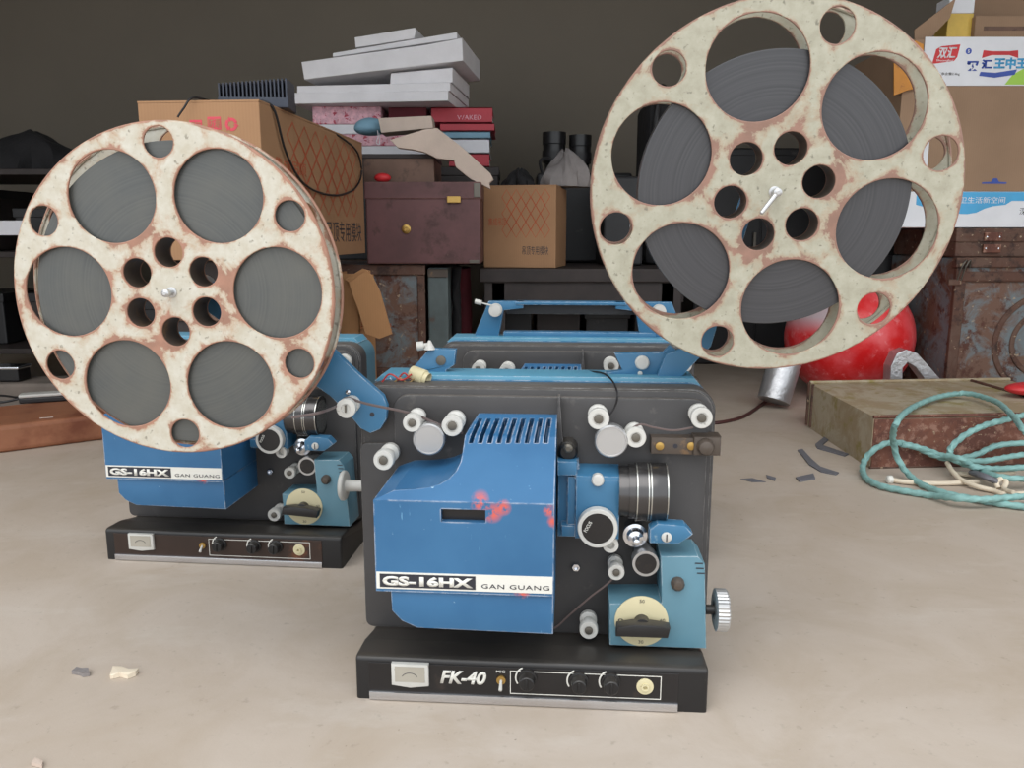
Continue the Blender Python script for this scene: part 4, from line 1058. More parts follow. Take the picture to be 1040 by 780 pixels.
# books and papers behind the wooden case
Yb = 3.02
px_rows = [(437, 503, 170, 264, 'cardboard_carton', 'dark brown carton holding up the red books at the back', 'carton', 'brown_wood')]
x0, x1, _, z1 = span(440, 506, 170, 264, Yb); 
sup = solid('storage_box', 'dark brown box holding up the red books behind the wooden case', 'box', M['dark_wood'], x0, x1, Yb, Yb+.28, BT+.001, z1, bev=.004)
obj('box_lid', box(NB(), -sup['w']-.004, -sup['d']-.004, sup['h']-.03, sup['w']+.004, sup['d']+.004, sup['h']+.001, .003), M['dark_wood'], sup, smooth=False)
zc = z1+.002
def book(label, a, b, t, bt, Y, mat, zc, pages='paper', dd=.26, grp='books stacked at the back', spine=True):
    x0, x1, _, _ = span(a, b, t, bt, Y); zz = at_y((a+b)/2, t, Y).z
    w = (x1-x0)/2; h = max(zz-zc, .006)
    r = thing('book', label, 'book', ((x0+x1)/2, Y+dd/2, zc), 0, grp)
    bm = NB(); c = min(.004, h*.2)
    box(bm, -w, -dd/2, 0, w, dd/2, c, .0008); box(bm, -w, -dd/2, h-c, w, dd/2, h, .0008); box(bm, -w, -dd/2, 0, w, -dd/2+c, h, .0008)
    obj('cover', bm, M[mat], r, smooth=False)
    obj('page_block', box(NB(), -w+.004, -dd/2+c+.0002, c+.0001, w-.004, dd/2-.004, h-c-.0001), M[pages], r, smooth=False)
    return r, zz+.001, w, h, dd
bk, zc, w, h, dd = book('red book at the bottom of the right-hand stack under the white sheets', 456, 497, 156, 170, Yb, 'red_book', zc)
bk, zc, w, h, dd = book('white and grey book second from the bottom of the right-hand stack', 452, 497, 141, 156, Yb, 'paper', zc)
bk, zc, w, h, dd = book('thin pale blue book above the white one in the right-hand stack', 442, 498, 133.5, 141, Yb, 'pale_blue', zc)
bk, zc, w, h, dd = book('dark red book just below the top one of the right-hand stack', 447, 502, 125, 133.5, Yb, 'red_book', zc)
bk, zc, w, h, dd = book('thick red book with pale lettering on top of the right-hand stack', 438, 500, 109, 125, Yb, 'red_book', zc)
text_obj('spine_lettering', 'WAKED', M['pink_paper'], bk, -w*.15, h*.2, w*.8, h*.3, -dd/2-.0002)
ZT = zc
# left supporting pile
Yl = 2.98
x0, x1, _, z1 = span(303, 440, 158, 264, Yl)
sp = solid('storage_box', 'black box behind the small brown wooden box, under the pink papers', 'box', M['black_box'], x0, x1-.01, Yl, Yl+.28, BT+.001 if False else CABZ+.001, z1, bev=.004)
sp.location.y += .02
obj('box_lid', box(NB(), -sp['w']-.004, -sp['d']-.004, sp['h']-.03, sp['w']+.001, sp['d']+.004, sp['h']+.001, .003), M['black_box'], sp, smooth=False)
zc = z1+.002
for (a, b, t, mt, lab) in ((318, 434, 148, 'paper', 'lowest white paper bundle of the left stack under the white sheets'), (312, 430, 136, 'pink_paper', 'lower pink paper bundle of the left stack'), (322, 372, 126, 'paper', 'short white paper bundle between the two pink bundles'), ):
    x0, x1, _, _ = span(a, b, t, 150, Yl+.01); zz = at_y(350, t, Yl+.01).z
    tag(obj('paper_bundle', box(NB(), -(x1-x0)/2, -.13, 0, (x1-x0)/2, .13, zz-zc, .002), M[mt], loc=((x0+x1)/2, Yl+.15, zc), smooth=False), lab, 'papers', 'paper bundles in the left stack'); zc = zz+.001
x0, x1, _, _ = span(316, 386, 109, 126, Yl); zz = ZT
pb_ = tag(obj('paper_bundle', box(NB(), -(x1-x0)/2, -.13, 0, (x1-x0)/2, .13, zz-zc-.001, .002), M['pink_paper'], loc=((x0+x1)/2, Yl+.15, zc), smooth=False), 'upper pink and red paper bundle directly under the white sheets', 'papers', 'paper bundles in the left stack')
x0, x1, _, _ = span(393, 432, 113, 126, Yl)
tag(obj('paper_bundle', box(NB(), -(x1-x0)/2, -.12, 0, (x1-x0)/2, .12, zz-zc-.001, .002), M['maroon'], loc=((x0+x1)/2, Yl+.16, zc), smooth=False), 'dark red bundle under the middle of the white sheets', 'papers', 'paper bundles in the left stack')
# foam sheets
def sheet(label, pxs, Y, dd, zbase=None, rzz=rad(-7)):
    P = [at_y(x, y, Y) for x, y in pxs]; cx = sum(p.x for p in P)/len(P); mz = min(p.z for p in P)
    if zbase is None: zbase = mz
    o = obj('foam_sheet', plate(NB(), [(p.x-cx, p.z-mz) for p in P], -dd/2, dd/2, .002), M['foam'], loc=(cx, Y+dd/2, zbase), rot=(0, 0, rzz), smooth=False)
    return tag(o, label, 'foam sheet', 'white foam sheets piled on top')
Yf = 2.92
zb_ = ZT+.0005
rows = at_y(380, 106, Yf).z; dz_ = zb_-rows
sheet('lowest white foam sheet of the pile on the books', [(301, 107), (463, 107), (463, 97), (300, 95.5)], Yf, .36, zb_)
z_a = zb_+at_y(380, 95.8, Yf).z-rows
sheet('second lowest white foam sheet, thin and long', [(305, 95.5), (465, 96), (465, 87.5), (305, 87.5)], Yf+.01, .36, z_a+.001)
z_b = z_a+at_y(380, 87.6, Yf).z-at_y(380, 96, Yf).z+.003
sheet('short white foam block right of centre in the sheet pile', [(401, 86.5), (466, 86), (466, 71), (402, 75)], Yf+.01, .33, z_b)
sheet('thick tilted white foam sheet, largest of the pile', [(312, 83), (478, 68), (477, 45), (440, 51), (309, 65)], Yf-.01, .36, at_y(312, 83, Yf).z+dz_+.006)
sheet('thin white foam strip on the thick tilted sheet', [(341, 60.5), (471, 45.5), (470, 39), (425, 45), (341, 56.5)], Yf+.02, .30, at_y(341, 60.5, Yf).z+dz_+.012)
sheet('small white foam block on the very top of the pile', [(364, 52), (425, 44.5), (427, 37), (426, 33.5), (363, 41.5)], Yf+.04, .22, at_y(364, 52, Yf).z+dz_+.017)
# moulded pulp pieces
at_plate('packing_piece', 'beige moulded packing piece sloping down from the books to the medium carton', 'packing piece', M['foam_tan'], [(432, 131), (444, 130), (470, 150), (498, 176), (501, 182), (497, 186), (498, 192), (478, 182), (463, 170), (461, 163), (444, 161), (432, 155), (420, 152), (404, 150), (396, 142)], 2.555, .035)
at_plate('packing_piece', 'short beige packing block banded with white string under the foam sheets', 'packing piece', M['foam_tan'], [(384, 120), (438, 117.5), (440, 130), (387, 135)], 2.70, .10)
p = at_y(372, 127, 2.72); bm = NB(); bmesh.ops.create_uvsphere(bm, u_segments=28, v_segments=16, radius=1)
for v in bm.verts: v.co = Vector((v.co.x*.055, v.co.y*.05, v.co.z*.036*(1 if v.co.z > 0 else .6)))
fm = tag(obj('blue_cap', bm, M['pale_blue'], loc=(p.x, 2.80, at_y(372, 131, 2.8).z)), 'pale blue cloth cap with a white string beside the pink papers', 'cap')
obj('string', tube(NB(), [(.03, -.045, -.01), (.034, -.06, -.03), (.028, -.06, -.05), (.038, -.06, -.055), (.036, -.052, -.02)], .0015, 6), M['paper'], fm)

# ---------------------------------------------------------------- far left rack
rk = thing('storage_rack', 'dark storage rack against the far left behind the left reel', 'rack', (-1.62, 3.12, 0))
RWd, RDp = .62, .26
for x in (-RWd, RWd-.03):
    for y in (-RDp, RDp-.03): obj('post', box(NB(), x, y, 0, x+.03, y+.03, .93), M['dark_wood'], rk, smooth=False)
shz = [.16, .50, .78]
for z in shz: obj('shelf_board', box(NB(), -RWd-.01, -RDp-.01, z-.02, RWd+.01, RDp+.01, z, .002), M['dark_wood'], rk, smooth=False)
rnd = random.Random(11)
labs = ['small black box on the lowest shelf of the far left rack', 'dark brown box on the lowest shelf of the far left rack', 'black box at the right of the lowest shelf of the far left rack',
        'flat black case on the middle shelf of the far left rack', 'near-black box on the middle shelf of the far left rack', 'dark box at the right of the middle shelf of the far left rack']
k = 0
for si in (0, 1):
    for j in range(3):
        x = -1.62-RWd+.22+j*.40; hh = rnd.uniform(.14, .24); ww = rnd.uniform(.13, .17)
        so = solid('storage_box', labs[k], 'box', M['black_box' if (k % 2 == 0) else 'dark_wood'], x-ww, x+ww, 2.95, 3.27, shz[si]+.001, shz[si]+hh, rz=rad(rnd.uniform(-3, 3)), bev=.006)
        obj('box_lid', box(NB(), -so['w']-.004, -so['d']-.004, so['h']-.03, so['w']+.004, so['d']+.004, so['h']+.002, .003), M['black_box'], so, smooth=False); k += 1
p = at_y(30, 160, 3.0)
cloth_heap('black_bag', 'large black bag lying on the top board of the far left rack', 'bag', M['black_cloth'], at_y(28, 160, 3.0).x, 3.05, .781, .22, .18, at_y(28, 136, 3.0).z-.79, 8)
cloth_heap('black_bag', 'smaller black bag on the rack beside the large carton', 'bag', M['black_cloth'], at_y(104, 160, 3.0).x+.08, 3.05, .781, .10, .15, at_y(100, 135, 3.0).z-.79, 9)
x0, x1, z0, z1 = span(-10, 26, 224, 239, 2.77)
tag(obj('white_board', box(NB(), -(x1-x0)/2, -.012, 0, (x1-x0)/2, .012, z1-z0, .002), M['paper'], loc=((x0+x1)/2, 2.775, z0), smooth=False), 'narrow white board lying across the front of the far left rack', 'board')
# plank, weathered board, power strip
G0, G1 = ground(-40, 466), ground(101, 447.5)
rzp = math.atan2(G1.y-G0.y, G1.x-G0.x); ln = (G1-G0).length
ph = .072
pk = obj('thick_plank', box(NB(), 0, 0, 0, ln+.25, .30, ph, .012, 3), M['plank'], loc=(G0.x, G0.y, 0), rot=(0, 0, rzp), smooth=False)
tag(pk, 'thick reddish-brown wooden plank on the floor at the left', 'plank')
g0 = ground(-30, 402, ph)
gb = tag(obj('weathered_board', box(NB(), 0, 0, 0, .95, .15, .055, .006), M['grey_plank'], loc=(g0.x-.28, g0.y+.09, 0), rot=(0, 0, rad(4)), smooth=False), 'grey weathered board lying behind the reddish plank', 'board')
gb.scale.z = 1.6
a = ground(26, 408, ph)
ps = thing('power_strip', 'cream and black power strip lying on the reddish plank', 'power strip', (a.x+.075, a.y+.012, ph+.001), rad(22))
obj('strip_body', box(NB(), -.085, -.022, 0, .085, .022, .016, .004), M['strap'], ps, smooth=False)
obj('strip_cover', box(NB(), -.085, -.022, .016, .085, .022, .026, .004), M['white_metal'], ps, smooth=False)
for sgn, lab in ((0, 'black cord running left from the power strip on the plank'), (1, 'second black cord behind the power strip on the plank')):
    z = ph+.005
    tag(obj('black_cable', tube(NB(), [(a.x-.005, a.y-.02+.03*sgn, z+.008), (a.x-.05, a.y-.03+.07*sgn, z), (a.x-.12, a.y-.06+.13*sgn, z), (a.x-.25, a.y-.10+.18*sgn, z)], .0035, 8), M['strap']), lab, 'cord')
a = ground(12, 432, ph)
tag(obj('wood_splinter', box(NB(), -.012, -.0015, 0, .02, .0015, .002), M['foam_tan'], loc=(a.x+.04, a.y+.08, ph+.001), rot=(0, 0, rad(25)), smooth=False), 'pale splinter lying on the reddish plank', 'splinter')
a = ground(0, 385, .09)
pc = thing('small_tin', 'small shiny tin on the weathered board at the far left', 'tin', (at_y(8, 372, 2.60).x, 2.60, .0885))
obj('tin_body', box(NB(), -.06, -.03, 0, .05, .04, .045, .006), M['black'], pc, smooth=False)
obj('tin_lid', box(NB(), -.064, -.034, .040, .054, .044, .05, .004), M['chrome'], pc, smooth=False)

# ---------------------------------------------------------------- right side
# rusted cabinet
Yr = 2.58
xr0, _, _, zr1 = span(966, 1060, 262, 400, Yr)
rc = solid('steel_cabinet', 'heavily rusted steel cabinet at the right edge', 'cabinet', M['rust_grey'], xr0, xr0+.55, Yr, Yr+.45, 0, zr1, bev=.006)
w, d, h = rc['w'], rc['d'], rc['h']
obj('cabinet_rim', box(NB(), -w-.008, -d-.012, h-.03, w+.006, -d+.02, h+.002, .004), M['rust_brown'], rc, smooth=False)
obj('cabinet_rim', box(NB(), -w+.012, -d-.010, h-.075, w, -d+.01, h-.042, .006), M['rust_brown'], rc, smooth=False)
obj('cabinet_rim', box(NB(), -w-.004, -d-.008, 0, -w+.03, -d+.01, h-.031, .003), M['rust_brown'], rc, smooth=False)
# embossed rings on the door
for rr, ww in ((.155, .010), (.10, .009), (.045, .008)):
    b = NB(); n = 64; cx_, cz_ = -w+.30, h*.44
    rg = [[b.verts.new((cx_+(rr+ww*math.cos(2*PI*j/8))*math.cos(2*PI*i/n), -d-.001+.005*math.sin(2*PI*j/8), cz_+(rr+ww*math.cos(2*PI*j/8))*math.sin(2*PI*i/n))) for j in range(8)] for i in range(n)]
    for i in range(n):
        for j in range(8): b.faces.new((rg[i][j], rg[(i+1) % n][j], rg[(i+1) % n][(j+1) % 8], rg[i][(j+1) % 8]))
    obj('embossed_ring', b, M['rust_brown'], rc)
for k in (0, 1):
    obj('wire_loop', tube(NB(), [(-w-.004+.012*k, -d-.014, h-.075), (-w-.002+.012*k, -d-.03, h-.03), (-w+.012+.012*k, -d-.03, h-.006), (-w+.02+.012*k, -d-.014, h-.03)], .0025, 8), M['screw'], rc)
obj('hasp', box(NB(), -w-.03, -d-.018, h-.085, -w+.012, -d-.002, h-.066, .003), M['rust_brown'], rc, smooth=False)
# brown trunk on the cabinet
zt2 = at_y(1000, 232, Yr).z
tr = solid('metal_chest', 'dark brown metal chest with a riveted latch on the rusted cabinet', 'chest', M['rust_brown'], xr0-.005, xr0+.54, Yr+.01, Yr+.43, zr1+.003, zt2, bev=.004)
w, d, h = tr['w'], tr['d'], tr['h']
obj('chest_lid', box(NB(), -w-.004, -d-.006, h*.52, w+.004, d, h+.001, .004), M['rust_brown'], tr, smooth=False)
xl = at_y(1008, 250, Yr).x-tr.location.x
for dz in (.15, .56): obj('latch_plate', box(NB(), xl-.028, -d-.011, h*dz, xl+.028, -d-.003, h*(dz+.30), .002), M['rust_red'], tr, smooth=False)
for dx in (-.02, .02):
    for dz in (.3, .7): obj('rivet', lathe(NB(), (xl+dx, -d-.010, h*dz), (0, -1, 0), [(0, .004), (.002, .003), (.003, .001)], 12), M['chrome'], tr)
# white and blue carton, brown shelf carton above
Yk = Yr+.01
xk0 = at_y(907, 210, Yk).x; zk1 = at_y(980, 194.5, Yk).z
# the black bin the cartons reach over
xb0, xb1 = at_y(852, 300, 3.1).x, at_y(972, 300, 3.1).x
bi = thing('black_bin', 'black plastic bin between the red shell and the rusted cabinet', 'bin', ((xb0+xb1)/2, 3.30, 0))
r = (xb1-xb0)/2; Hb = at_y(900, 226, 3.1).z
obj('bin_body', lathe(NB(), (0, 0, 0), (0, 0, 1), [(0, r*.86), (.01, r*.9), (Hb-.05, r*.985), (Hb-.05, r), (Hb, r), (Hb, r*.93), (Hb-.03, r*.92)], 48), M['black_box'], bi)
obj('bin_handle', tube(NB(), [(-.06, -r-.002, Hb-.10), (-.055, -r-.02, Hb-.13), (.055, -r-.02, Hb-.13), (.06, -r-.002, Hb-.10)], .006, 8), M['strap'], bi)
wk = solid('printed_carton', 'flat white carton with a blue printed wave, on the brown metal chest', 'carton', M['card_white'], xk0, xr0+.50, Yk, Yk+.36, zt2+.003, zk1, bev=.002)
w, d, h = wk['w'], wk['d'], wk['h']
fx = lambda px: at_y(px, 210, Yk).x-wk.location.x
fz = lambda py: at_y(980, py, Yk).z-wk.location.z
wave = [(fx(930), fz(195)), (fx(1060), fz(195)), (fx(1060), fz(204)), (fx(1027), fz(204)), (fx(1021), fz(208)), (fx(1008), fz(209.5)), (fx(1000), fz(212)), (fx(992), fz(216)), (fx(983), fz(217.5)), (fx(970), fz(217)), (fx(950), fz(213)), (fx(930), fz(208))]
wave = [(x, min(z, h-.001)) for x, z in wave]
obj('blue_wave', plate(NB(), wave, -d-.0006, -d), M['card_blue'], wk, smooth=False)
child_text(wk, '卫生活新空间', M['card_white'], fx(974), fz(206.5), fx(1020)-fx(974), fz(200)-fz(206.5), 'front', off=.0014)
child_text(wk, '深', M['ink'], fx(1036), fz(218), fx(1043)-fx(1036), fz(211)-fz(218), 'front')
obj('side_print', box(NB(), -w-.0006, -d+.04, h*.15, -w, -d+.16, h*.8), M['deep_blue'], wk, smooth=False)
zt3, zt4 = at_y(980, 88, Yk).z, at_y(980, 38, Yk).z
bc = solid('cardboard_carton', 'tall tan carton with a white printed sleeve at the upper right', 'carton', M['card2'], xk0+.0, xr0+.52, Yk+.004, Yk+.38, zk1+.001, zt4-.004, bev=.002)
w, d, h = bc['w'], bc['d'], bc['h']
bx = lambda px, py=60: at_y(px, py, Yk).x-bc.location.x
bz = lambda py: at_y(990, py, Yk).z-bc.location.z
sl = obj('printed_sleeve', box(NB(), bx(938), -d-.004, bz(87), w, -d-.0002, bz(37.5)), M['card_white'], bc, smooth=False)
f = -d-.004
obj('green_corner', plate(NB(), [(bx(1023), bz(86)), (bx(1060), bz(86)), (bx(1060), bz(70)), (bx(1040), bz(70)), (bx(1030), bz(76))], f-.0006, f), M['card_green'], sl, smooth=False)
obj('logo_patch', plate(NB(), [(bx(947), bz(65)), (bx(969), bz(62)), (bx(972), bz(58)), (bx(974), bz(45)), (bx(955), bz(47)), (bx(950), bz(50))], f-.0006, f), M['card_red'], sl, smooth=False)
text_obj('logo_lettering', '双汇', M['card_white'], sl, bx(951.5), bz(59.5), bx(971)-bx(951.5), bz(47.5)-bz(59.5), f-.0006, shear=.2, bold=.03)
text_obj('logo_lettering', 'Shuanghui', M['card_white'], sl, bx(951), bz(63), bx(968)-bx(951), bz(60.3)-bz(63), f-.0006)
text_obj('sleeve_lettering', '双', M['deep_blue'], sl, bx(982), bz(72), bx(995)-bx(982), bz(62)-bz(72), f-.0006, bold=.05)
text_obj('sleeve_lettering', '汇', M['deep_blue'], sl, bx(997), bz(70), bx(1008)-bx(997), bz(60.5)-bz(70), f-.0006, bold=.05)
text_obj('sleeve_lettering', '王中王', M['card_blue'], sl, bx(1010), bz(70), bx(1044)-bx(1010), bz(58.5)-bz(70), f-.0006, bold=.05)
text_obj('weight_lettering', '净含量2.4kg', M['faded_ink'], sl, bx(957), bz(77), bx(976)-bx(957), bz(73.5)-bz(77), f-.0006)
obj('round_mark', lathe(NB(), (bx(983), f, bz(52)), (0, -1, 0), [(0, .009), (.0006, .009)], 24), M['deep_blue'], sl)
text_obj('mark_lettering', 'S', M['card_white'], sl, bx(983)-.003, bz(52)-.005, .006, .010, f-.0006, bold=.03)
obj('red_ribbon', plate(NB(), [(bx(997), bz(59)), (bx(1007), bz(56)), (bx(1025), bz(56)), (bx(1034), bz(59)), (bx(1033), bz(51)), (bx(1024), bz(52)), (bx(1007), bz(52)), (bx(998), bz(51))], f-.0006, f), M['card_red'], sl, smooth=False)
obj('blue_ribbon', plate(NB(), [(bx(996), bz(77)), (bx(1012), bz(79)), (bx(1032), bz(76)), (bx(1034), bz(70.5)), (bx(1012), bz(74)), (bx(997), bz(73))], f-.0008, f), M['deep_blue'], sl, smooth=False)
hx0 = bx(1008, 186)
obj('hand_hole', plate(NB(), [(bx(998, 186), bz(186.5)), (bx(1023, 186), bz(186.5)), (bx(1023, 186), bz(185)), (bx(1015, 186), bz(184.5)), (bx(1013, 186), bz(181)), (bx(1009, 186), bz(181)), (bx(1007, 186), bz(184.5)), (bx(998, 186), bz(185))], -d-.0006, -d), M['deep_blue'], bc, smooth=False)
obj('blue_edge_print', plate(NB(), [(bx(927, 160), bz(180)), (bx(935, 160), bz(180)), (bx(935, 160), bz(140)), (bx(927, 160), bz(140))], -d-.0006, -d), M['card_blue'], bc, smooth=False)
obj('white_edge_print', plate(NB(), [(bx(935, 160), bz(180)), (bx(943, 160), bz(180)), (bx(943, 160), bz(140)), (bx(935, 160), bz(140))], -d-.0006, -d), M['card_white'], bc, smooth=False)
# open flaps
def flap(px, Y0, mat, par, t=.004, nm='open_flap'):
    P = [at_y(x, y, Y0)-par.location for x, y in px]
    return obj(nm, plate(NB(), [(p.x, p.z) for p in P], P[0].y, P[0].y+t, .0008), M[mat], par, smooth=False)
flap([(929, 40), (929, 30), (971, -2), (965, 18), (947, 37), (940, 40)], Yk+.03, 'card2', bc)
flap([(908, 60), (915, 55), (930, 41), (938, 45), (938, 88), (921, 92), (908, 97)], Yk-.012, 'orange', bc, nm='side_flap')
flap([(984, 37), (1060, 32), (1060, -30), (984, -30)], Yk+.20, 'card2', bc)
yb_ = solid('yellow_box', 'yellow and white box standing inside the open tall carton', 'box', M['yellow'], at_y(973, 20, Yk).x, at_y(986, 20, Yk).x+.04, Yk+.06, Yk+.14, bc.location.z+h+.001, at_y(980, 8, Yk).z, bev=.002)
obj('white_end', box(NB(), -yb_['w'], -yb_['d'], yb_['h'], yb_['w'], yb_['d'], yb_['h']+.05, .003), M['card_white'], yb_, smooth=False)
ys = solid('taped_box', 'tan box with a brown tape strip in the open top of the tall carton', 'box', M['card2'], at_y(988, 20, Yk).x+.03, at_y(1060, 20, Yk).x, Yk+.04, Yk+.17, bc.location.z+h+.001, at_y(1010, 12, Yk).z, bev=.003)
obj('tape_strip', box(NB(), -ys['w']*.7, -ys['d']-.001, ys['h']*.42, ys['w'], -ys['d'], ys['h']*.58), M['brown_wood'], ys, smooth=False)

# red shell
pc_ = at_y(862, 336, 2.80)
Rb = .213
bm = NB(); bmesh.ops.create_uvsphere(bm, u_segments=64, v_segments=36, radius=Rb)
for v in bm.verts:
    if v.co.z < -Rb*.92: v.co.z = -Rb*.92
rb = tag(obj('round_shell', bm, M['ball'], loc=(pc_.x, 2.80, Rb*.92+.012)), 'glossy red and white ball-shaped shell behind the flat tin box', 'ball')
# foil tubes
def arch(name, label, pts, w, mat, cat):
    bm = NB(); tube(bm, pts, .024, 12, 6, flat=.010); return tag(obj(name, bm, mat), label, cat)
a, b = ground(782, 417), ground(806, 410)
bm = NB(); lathe(bm, (a.x+.035, a.y+.05, .062), (.34, .30, 1.0), [(-.042, .052), (.12, .054), (.125, .050), (-.03, .048)], 36)
tag(obj('foil_duct', bm, M['foil']), 'short silver foil duct standing left of the flat tin box', 'duct')
at_plate('bent_strip', 'pale grey bent strip standing behind the right part of the flat tin box', 'strip', M['foil'], [(903, 406), (905, 372), (911, 359), (921, 355), (932, 359), (941, 369), (956, 386), (960, 406), (944, 406), (940, 386), (930, 373), (922, 368), (917, 374), (916, 406)], 2.43, .05)
# flat tin box
A = ground(883, 476); Bk = ground(820, 433)
hB = .128; rzb = rad(5)
tw, td = .62, Bk.y-A.y
fb = thing('flat_tin_box', 'flat mouldy tin box with red rusted front, lying under the green rope', 'tin box', (A.x, A.y, 0), rzb)
bm = NB()
sk = (Bk.x-A.x)+td*math.sin(rzb)
def slab(bm, z0, z1, e, yy0=0.0):
    v = [(-e, -e+yy0), (tw+e, -e+yy0), (tw+e+sk, td+e), (-e+sk, td+e)]
    lo = [bm.verts.new((x, y, z0)) for x, y in v]; hi = [bm.verts.new((x, y, z1)) for x, y in v]
    bm.faces.new(lo[::-1]); bm.faces.new(hi)
    for i in range(4): bm.faces.new((lo[i], lo[(i+1) % 4], hi[(i+1) % 4], hi[i]))
slab(bm, 0, hB, 0)
obj('box_body', bm, M['rust_light'], fb, smooth=False)
obj('front_panel', box(NB(), .002, -.003, .004, tw-.002, .001, hB-.006, .001), M['rust_red'], fb, smooth=False)
def edge_bar(name, p, q, r, mat): return obj(name, tube(NB(), [p, q], r, 6, 1), M[mat], fb, smooth=False)
edge_bar('rolled_edge', (0, 0, hB), (tw, 0, hB), .0045, 'rust_red')
edge_bar('rolled_edge', (sk, td, hB+.003), (tw+sk, td, hB+.003), .006, 'rust_light')
edge_bar('rolled_edge', (0, 0, .003), (tw, 0, .003), .004, 'rust_brown')
edge_bar('rolled_edge', (sk-.004, td-.03, 0.005), (sk-.004, td-.03, hB+.003), .0045, 'rust_brown')
edge_bar('rolled_edge', (sk, td, 0.005), (sk, td, hB+.003), .006, 'rust_brown')
edge_bar('rolled_edge', (tw*.86, 0, hB+.002), (tw*.80+sk, td, hB+.002), .005, 'rust_brown')
# rope
def RP(pts, d=1.80):
    out = []
    for q in pts:
        if len(q) == 2: g_ = ground(q[0], q[1], .008); out.append(g_)
        else: out.append(at_y(*q))
    return out
def at_h(px, py, z): return ground(px, py, z)
def rope(label, pts):
    P = []
    for x, y, z in pts:
        g_ = ground(x, y, z); yf = A.y+(g_.x-A.x)*math.tan(rzb)-.022
        if g_.x > A.x-.03 and g_.y > yf and z < .13: g_ = at_y(x, y, yf)
        if g_.z < .008: g_ = ground(x, y, .008)
        P.append(g_)
    return tag(obj('rope', tube(NB(), P, .0068, 12, 10, twist=260), M['rope']), label, 'rope', None)
rope('sea-green rope loop arching over the top of the flat tin box', [(1060, 455, .10), (1040, 437, .145), (1030, 424, .148), (1015, 410, .148), (1000, 404, .146), (985, 400, .146), (970, 400, .143), (950, 404, .143), (932, 411, .143), (918, 420, .150), (910, 430, .146), (907, 442, .11), (908, 452, .08), (912, 466, .045), (921, 480, .02), (936, 492, .009), (960, 501, .009), (990, 507, .009), (1020, 512, .009), (1060, 517, .009)])
rope('lowest sea-green rope strand, curving round the corner of the tin box', [(1060, 503, .022), (1025, 505, .022), (1000, 507, .022), (972, 506, .022), (945, 503, .009), (915, 498, .009), (893, 493, .009), (880, 486, .009), (876, 478, .012), (878, 468, .02), (886, 458, .032), (898, 451, .04), (910, 449, .045), (930, 454, .03), (948, 462, .022), (966, 466, .02), (990, 462, .03), (1015, 452, .05), (1060, 449, .055)])
rope('sea-green rope loop leaning against the red front of the tin box', [(1060, 418, .13), (1038, 422, .13), (1018, 427, .125), (1000, 432, .115), (983, 440, .10), (971, 449, .08), (965, 457, .062), (967, 465, .045), (976, 470, .036), (990, 474, .036), (1015, 476, .030), (1060, 473, .036)])
rope('sea-green rope strand crossing low in front of the tin box', [(1060, 459, .036), (1030, 463, .032), (1000, 468, .026), (975, 467, .034), (955, 462, .036), (935, 455, .045), (915, 451, .058)])
rope('sea-green rope strand bundled at the right below the loops', [(1060, 484, .03), (1035, 486, .028), (1010, 483, .028), (992, 476, .026), (978, 467, .052), (962, 463, .052)])
def cable(label, pts, r=.0055):
    P = [ground(x, y, z) for x, y, z in pts]
    return tag(obj('cream_cable', tube(NB(), P, r, 10, 8), M['cream_cable']), label, 'cable')
cable('straight cream cable with a white tip in front of the rope coil', [(903, 487, .007), (920, 489.5, .007), (947, 491, .007), (970, 490.5, .007), (994, 489, .012)])
cable('cream cable curving under the ropes at the right', [(962, 470, .03), (967, 478, .02), (976, 487, .014), (992, 494, .010), (1008, 498, .007), (1024, 502, .007), (1060, 500, .008)])
cable('short cream cable stub poking out between the ropes', [(968, 480, .008), (985, 482, .008), (1003, 481, .016), (1030, 479, .018)])
cable('cream cable hook at the right of the rope coil', [(1014, 496, .01), (1012, 490, .02), (1018, 486, .025), (1022, 490, .02), (1020, 497, .012), (1030, 501, .018)])
p = ground(904, 487, .009); tag(obj('cable_tip', lathe(NB(), p+Vector((-.008, 0, 0)), (1, .02, 0), [(0, .006), (.003, .0095), (.012, .0095), (.014, .006)], 18), M['white']), 'white round plug end left of the cream cable', 'plug')
bm = NB(); tube(bm, [ground(988, 480, .02), ground(1000, 484, .03), ground(1012, 489, .022)], .010, 10, 5, flat=.007)
tag(obj('tape_wrap', bm, M['shard']), 'dark grey wrapping around the crossing ropes', 'tape')
p = ground(1035, 400, .15); bm = NB(); bmesh.ops.create_uvsphere(bm, u_segments=24, v_segments=12, radius=1); bmesh.ops.scale(bm, vec=(.075, .04, .018), verts=bm.verts[:])
tag(obj('pink_rag', bm, M['card_red'], loc=(p.x+.075, p.y+.06, .152)), 'bright pink-red rag on the tin box at the right edge', 'rag')
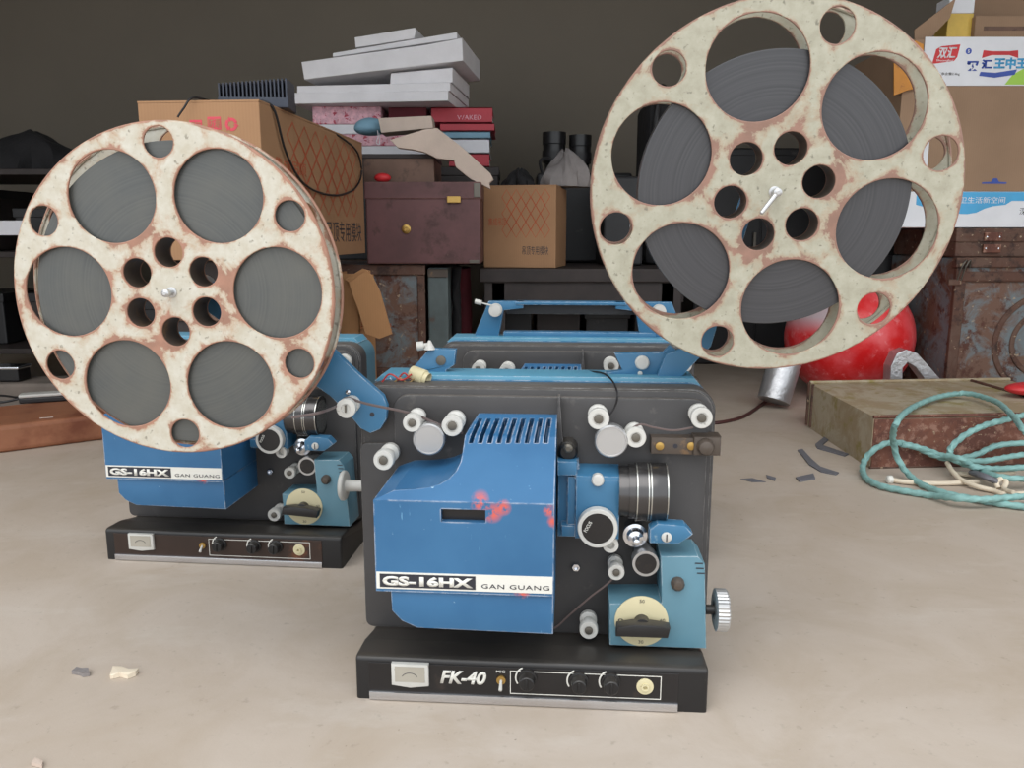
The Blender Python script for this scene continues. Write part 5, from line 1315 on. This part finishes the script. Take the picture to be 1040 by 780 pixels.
# brown cable on the floor going back
pts = [ground(x, y, .005) for x, y in ((716, 430), (735, 428.5), (755, 423), (772, 412), (787, 400), (800, 387), (808, 378))]
tag(obj('brown_cable', tube(NB(), pts, .0055, 8), M['brown_cable']), 'dark brown cable on the floor curving away behind the foreground projector', 'cable')
# scraps on the floor
def scrap(label, px, t, mat, cat='scrap', name='scrap'):
    P = [ground(x, y) for x, y in px]; c = sum(P, Vector())/len(P); b = NB()
    lo = [b.verts.new((p.x-c.x, p.y-c.y, 0)) for p in P]; hi = [b.verts.new((p.x-c.x, p.y-c.y, t*(1+.5*math.sin(3.1*i)))) for i, p in enumerate(P)]
    b.faces.new(lo); b.faces.new(hi[::-1])
    for i in range(len(P)): b.faces.new((lo[i], lo[(i+1) % len(P)], hi[(i+1) % len(P)], hi[i]))
    return tag(obj(name, b, M[mat], loc=(c.x, c.y, .0005), smooth=False), label, cat)
scrap('long grey curved scrap on the floor left of the tin box', [(810, 458), (815, 457), (824, 467), (833, 475), (852, 481), (849, 483), (834, 480), (822, 473)], .003, 'shard')
scrap('grey triangular scrap beside the left side of the tin box', [(828, 452), (838, 444), (842, 447), (835, 453), (862, 462), (858, 464), (830, 456)], .003, 'shard')
scrap('small dark pointed scrap on the floor below the curved one', [(808, 486), (826, 482), (828, 487), (812, 490)], .003, 'shard')
scrap('tiny grey chip on the floor right of the handwheel', [(778, 483), (788, 486), (787, 489), (779, 486)], .002, 'shard')
scrap('tiny flat grey chip in front of the brown cable', [(752, 487), (764, 486), (778, 490), (764, 490)], .001, 'shard')
scrap('crumpled pale cream paper scrap on the floor at lower left', [(112, 690), (115, 681), (124, 681), (131, 684), (141, 683), (138, 687), (130, 690), (122, 688), (115, 690)], .006, 'cream_cable')
scrap('tiny pinkish grey crumb left of the cream paper scrap', [(73, 685), (78, 681), (83, 682), (90, 682), (91, 687), (84, 688), (80, 686)], .005, 'grey_cloth')
scrap('small pale crumb on the floor by the lower left edge', [(32, 778), (36, 773), (44, 776), (43, 781)], .004, 'foam_tan')
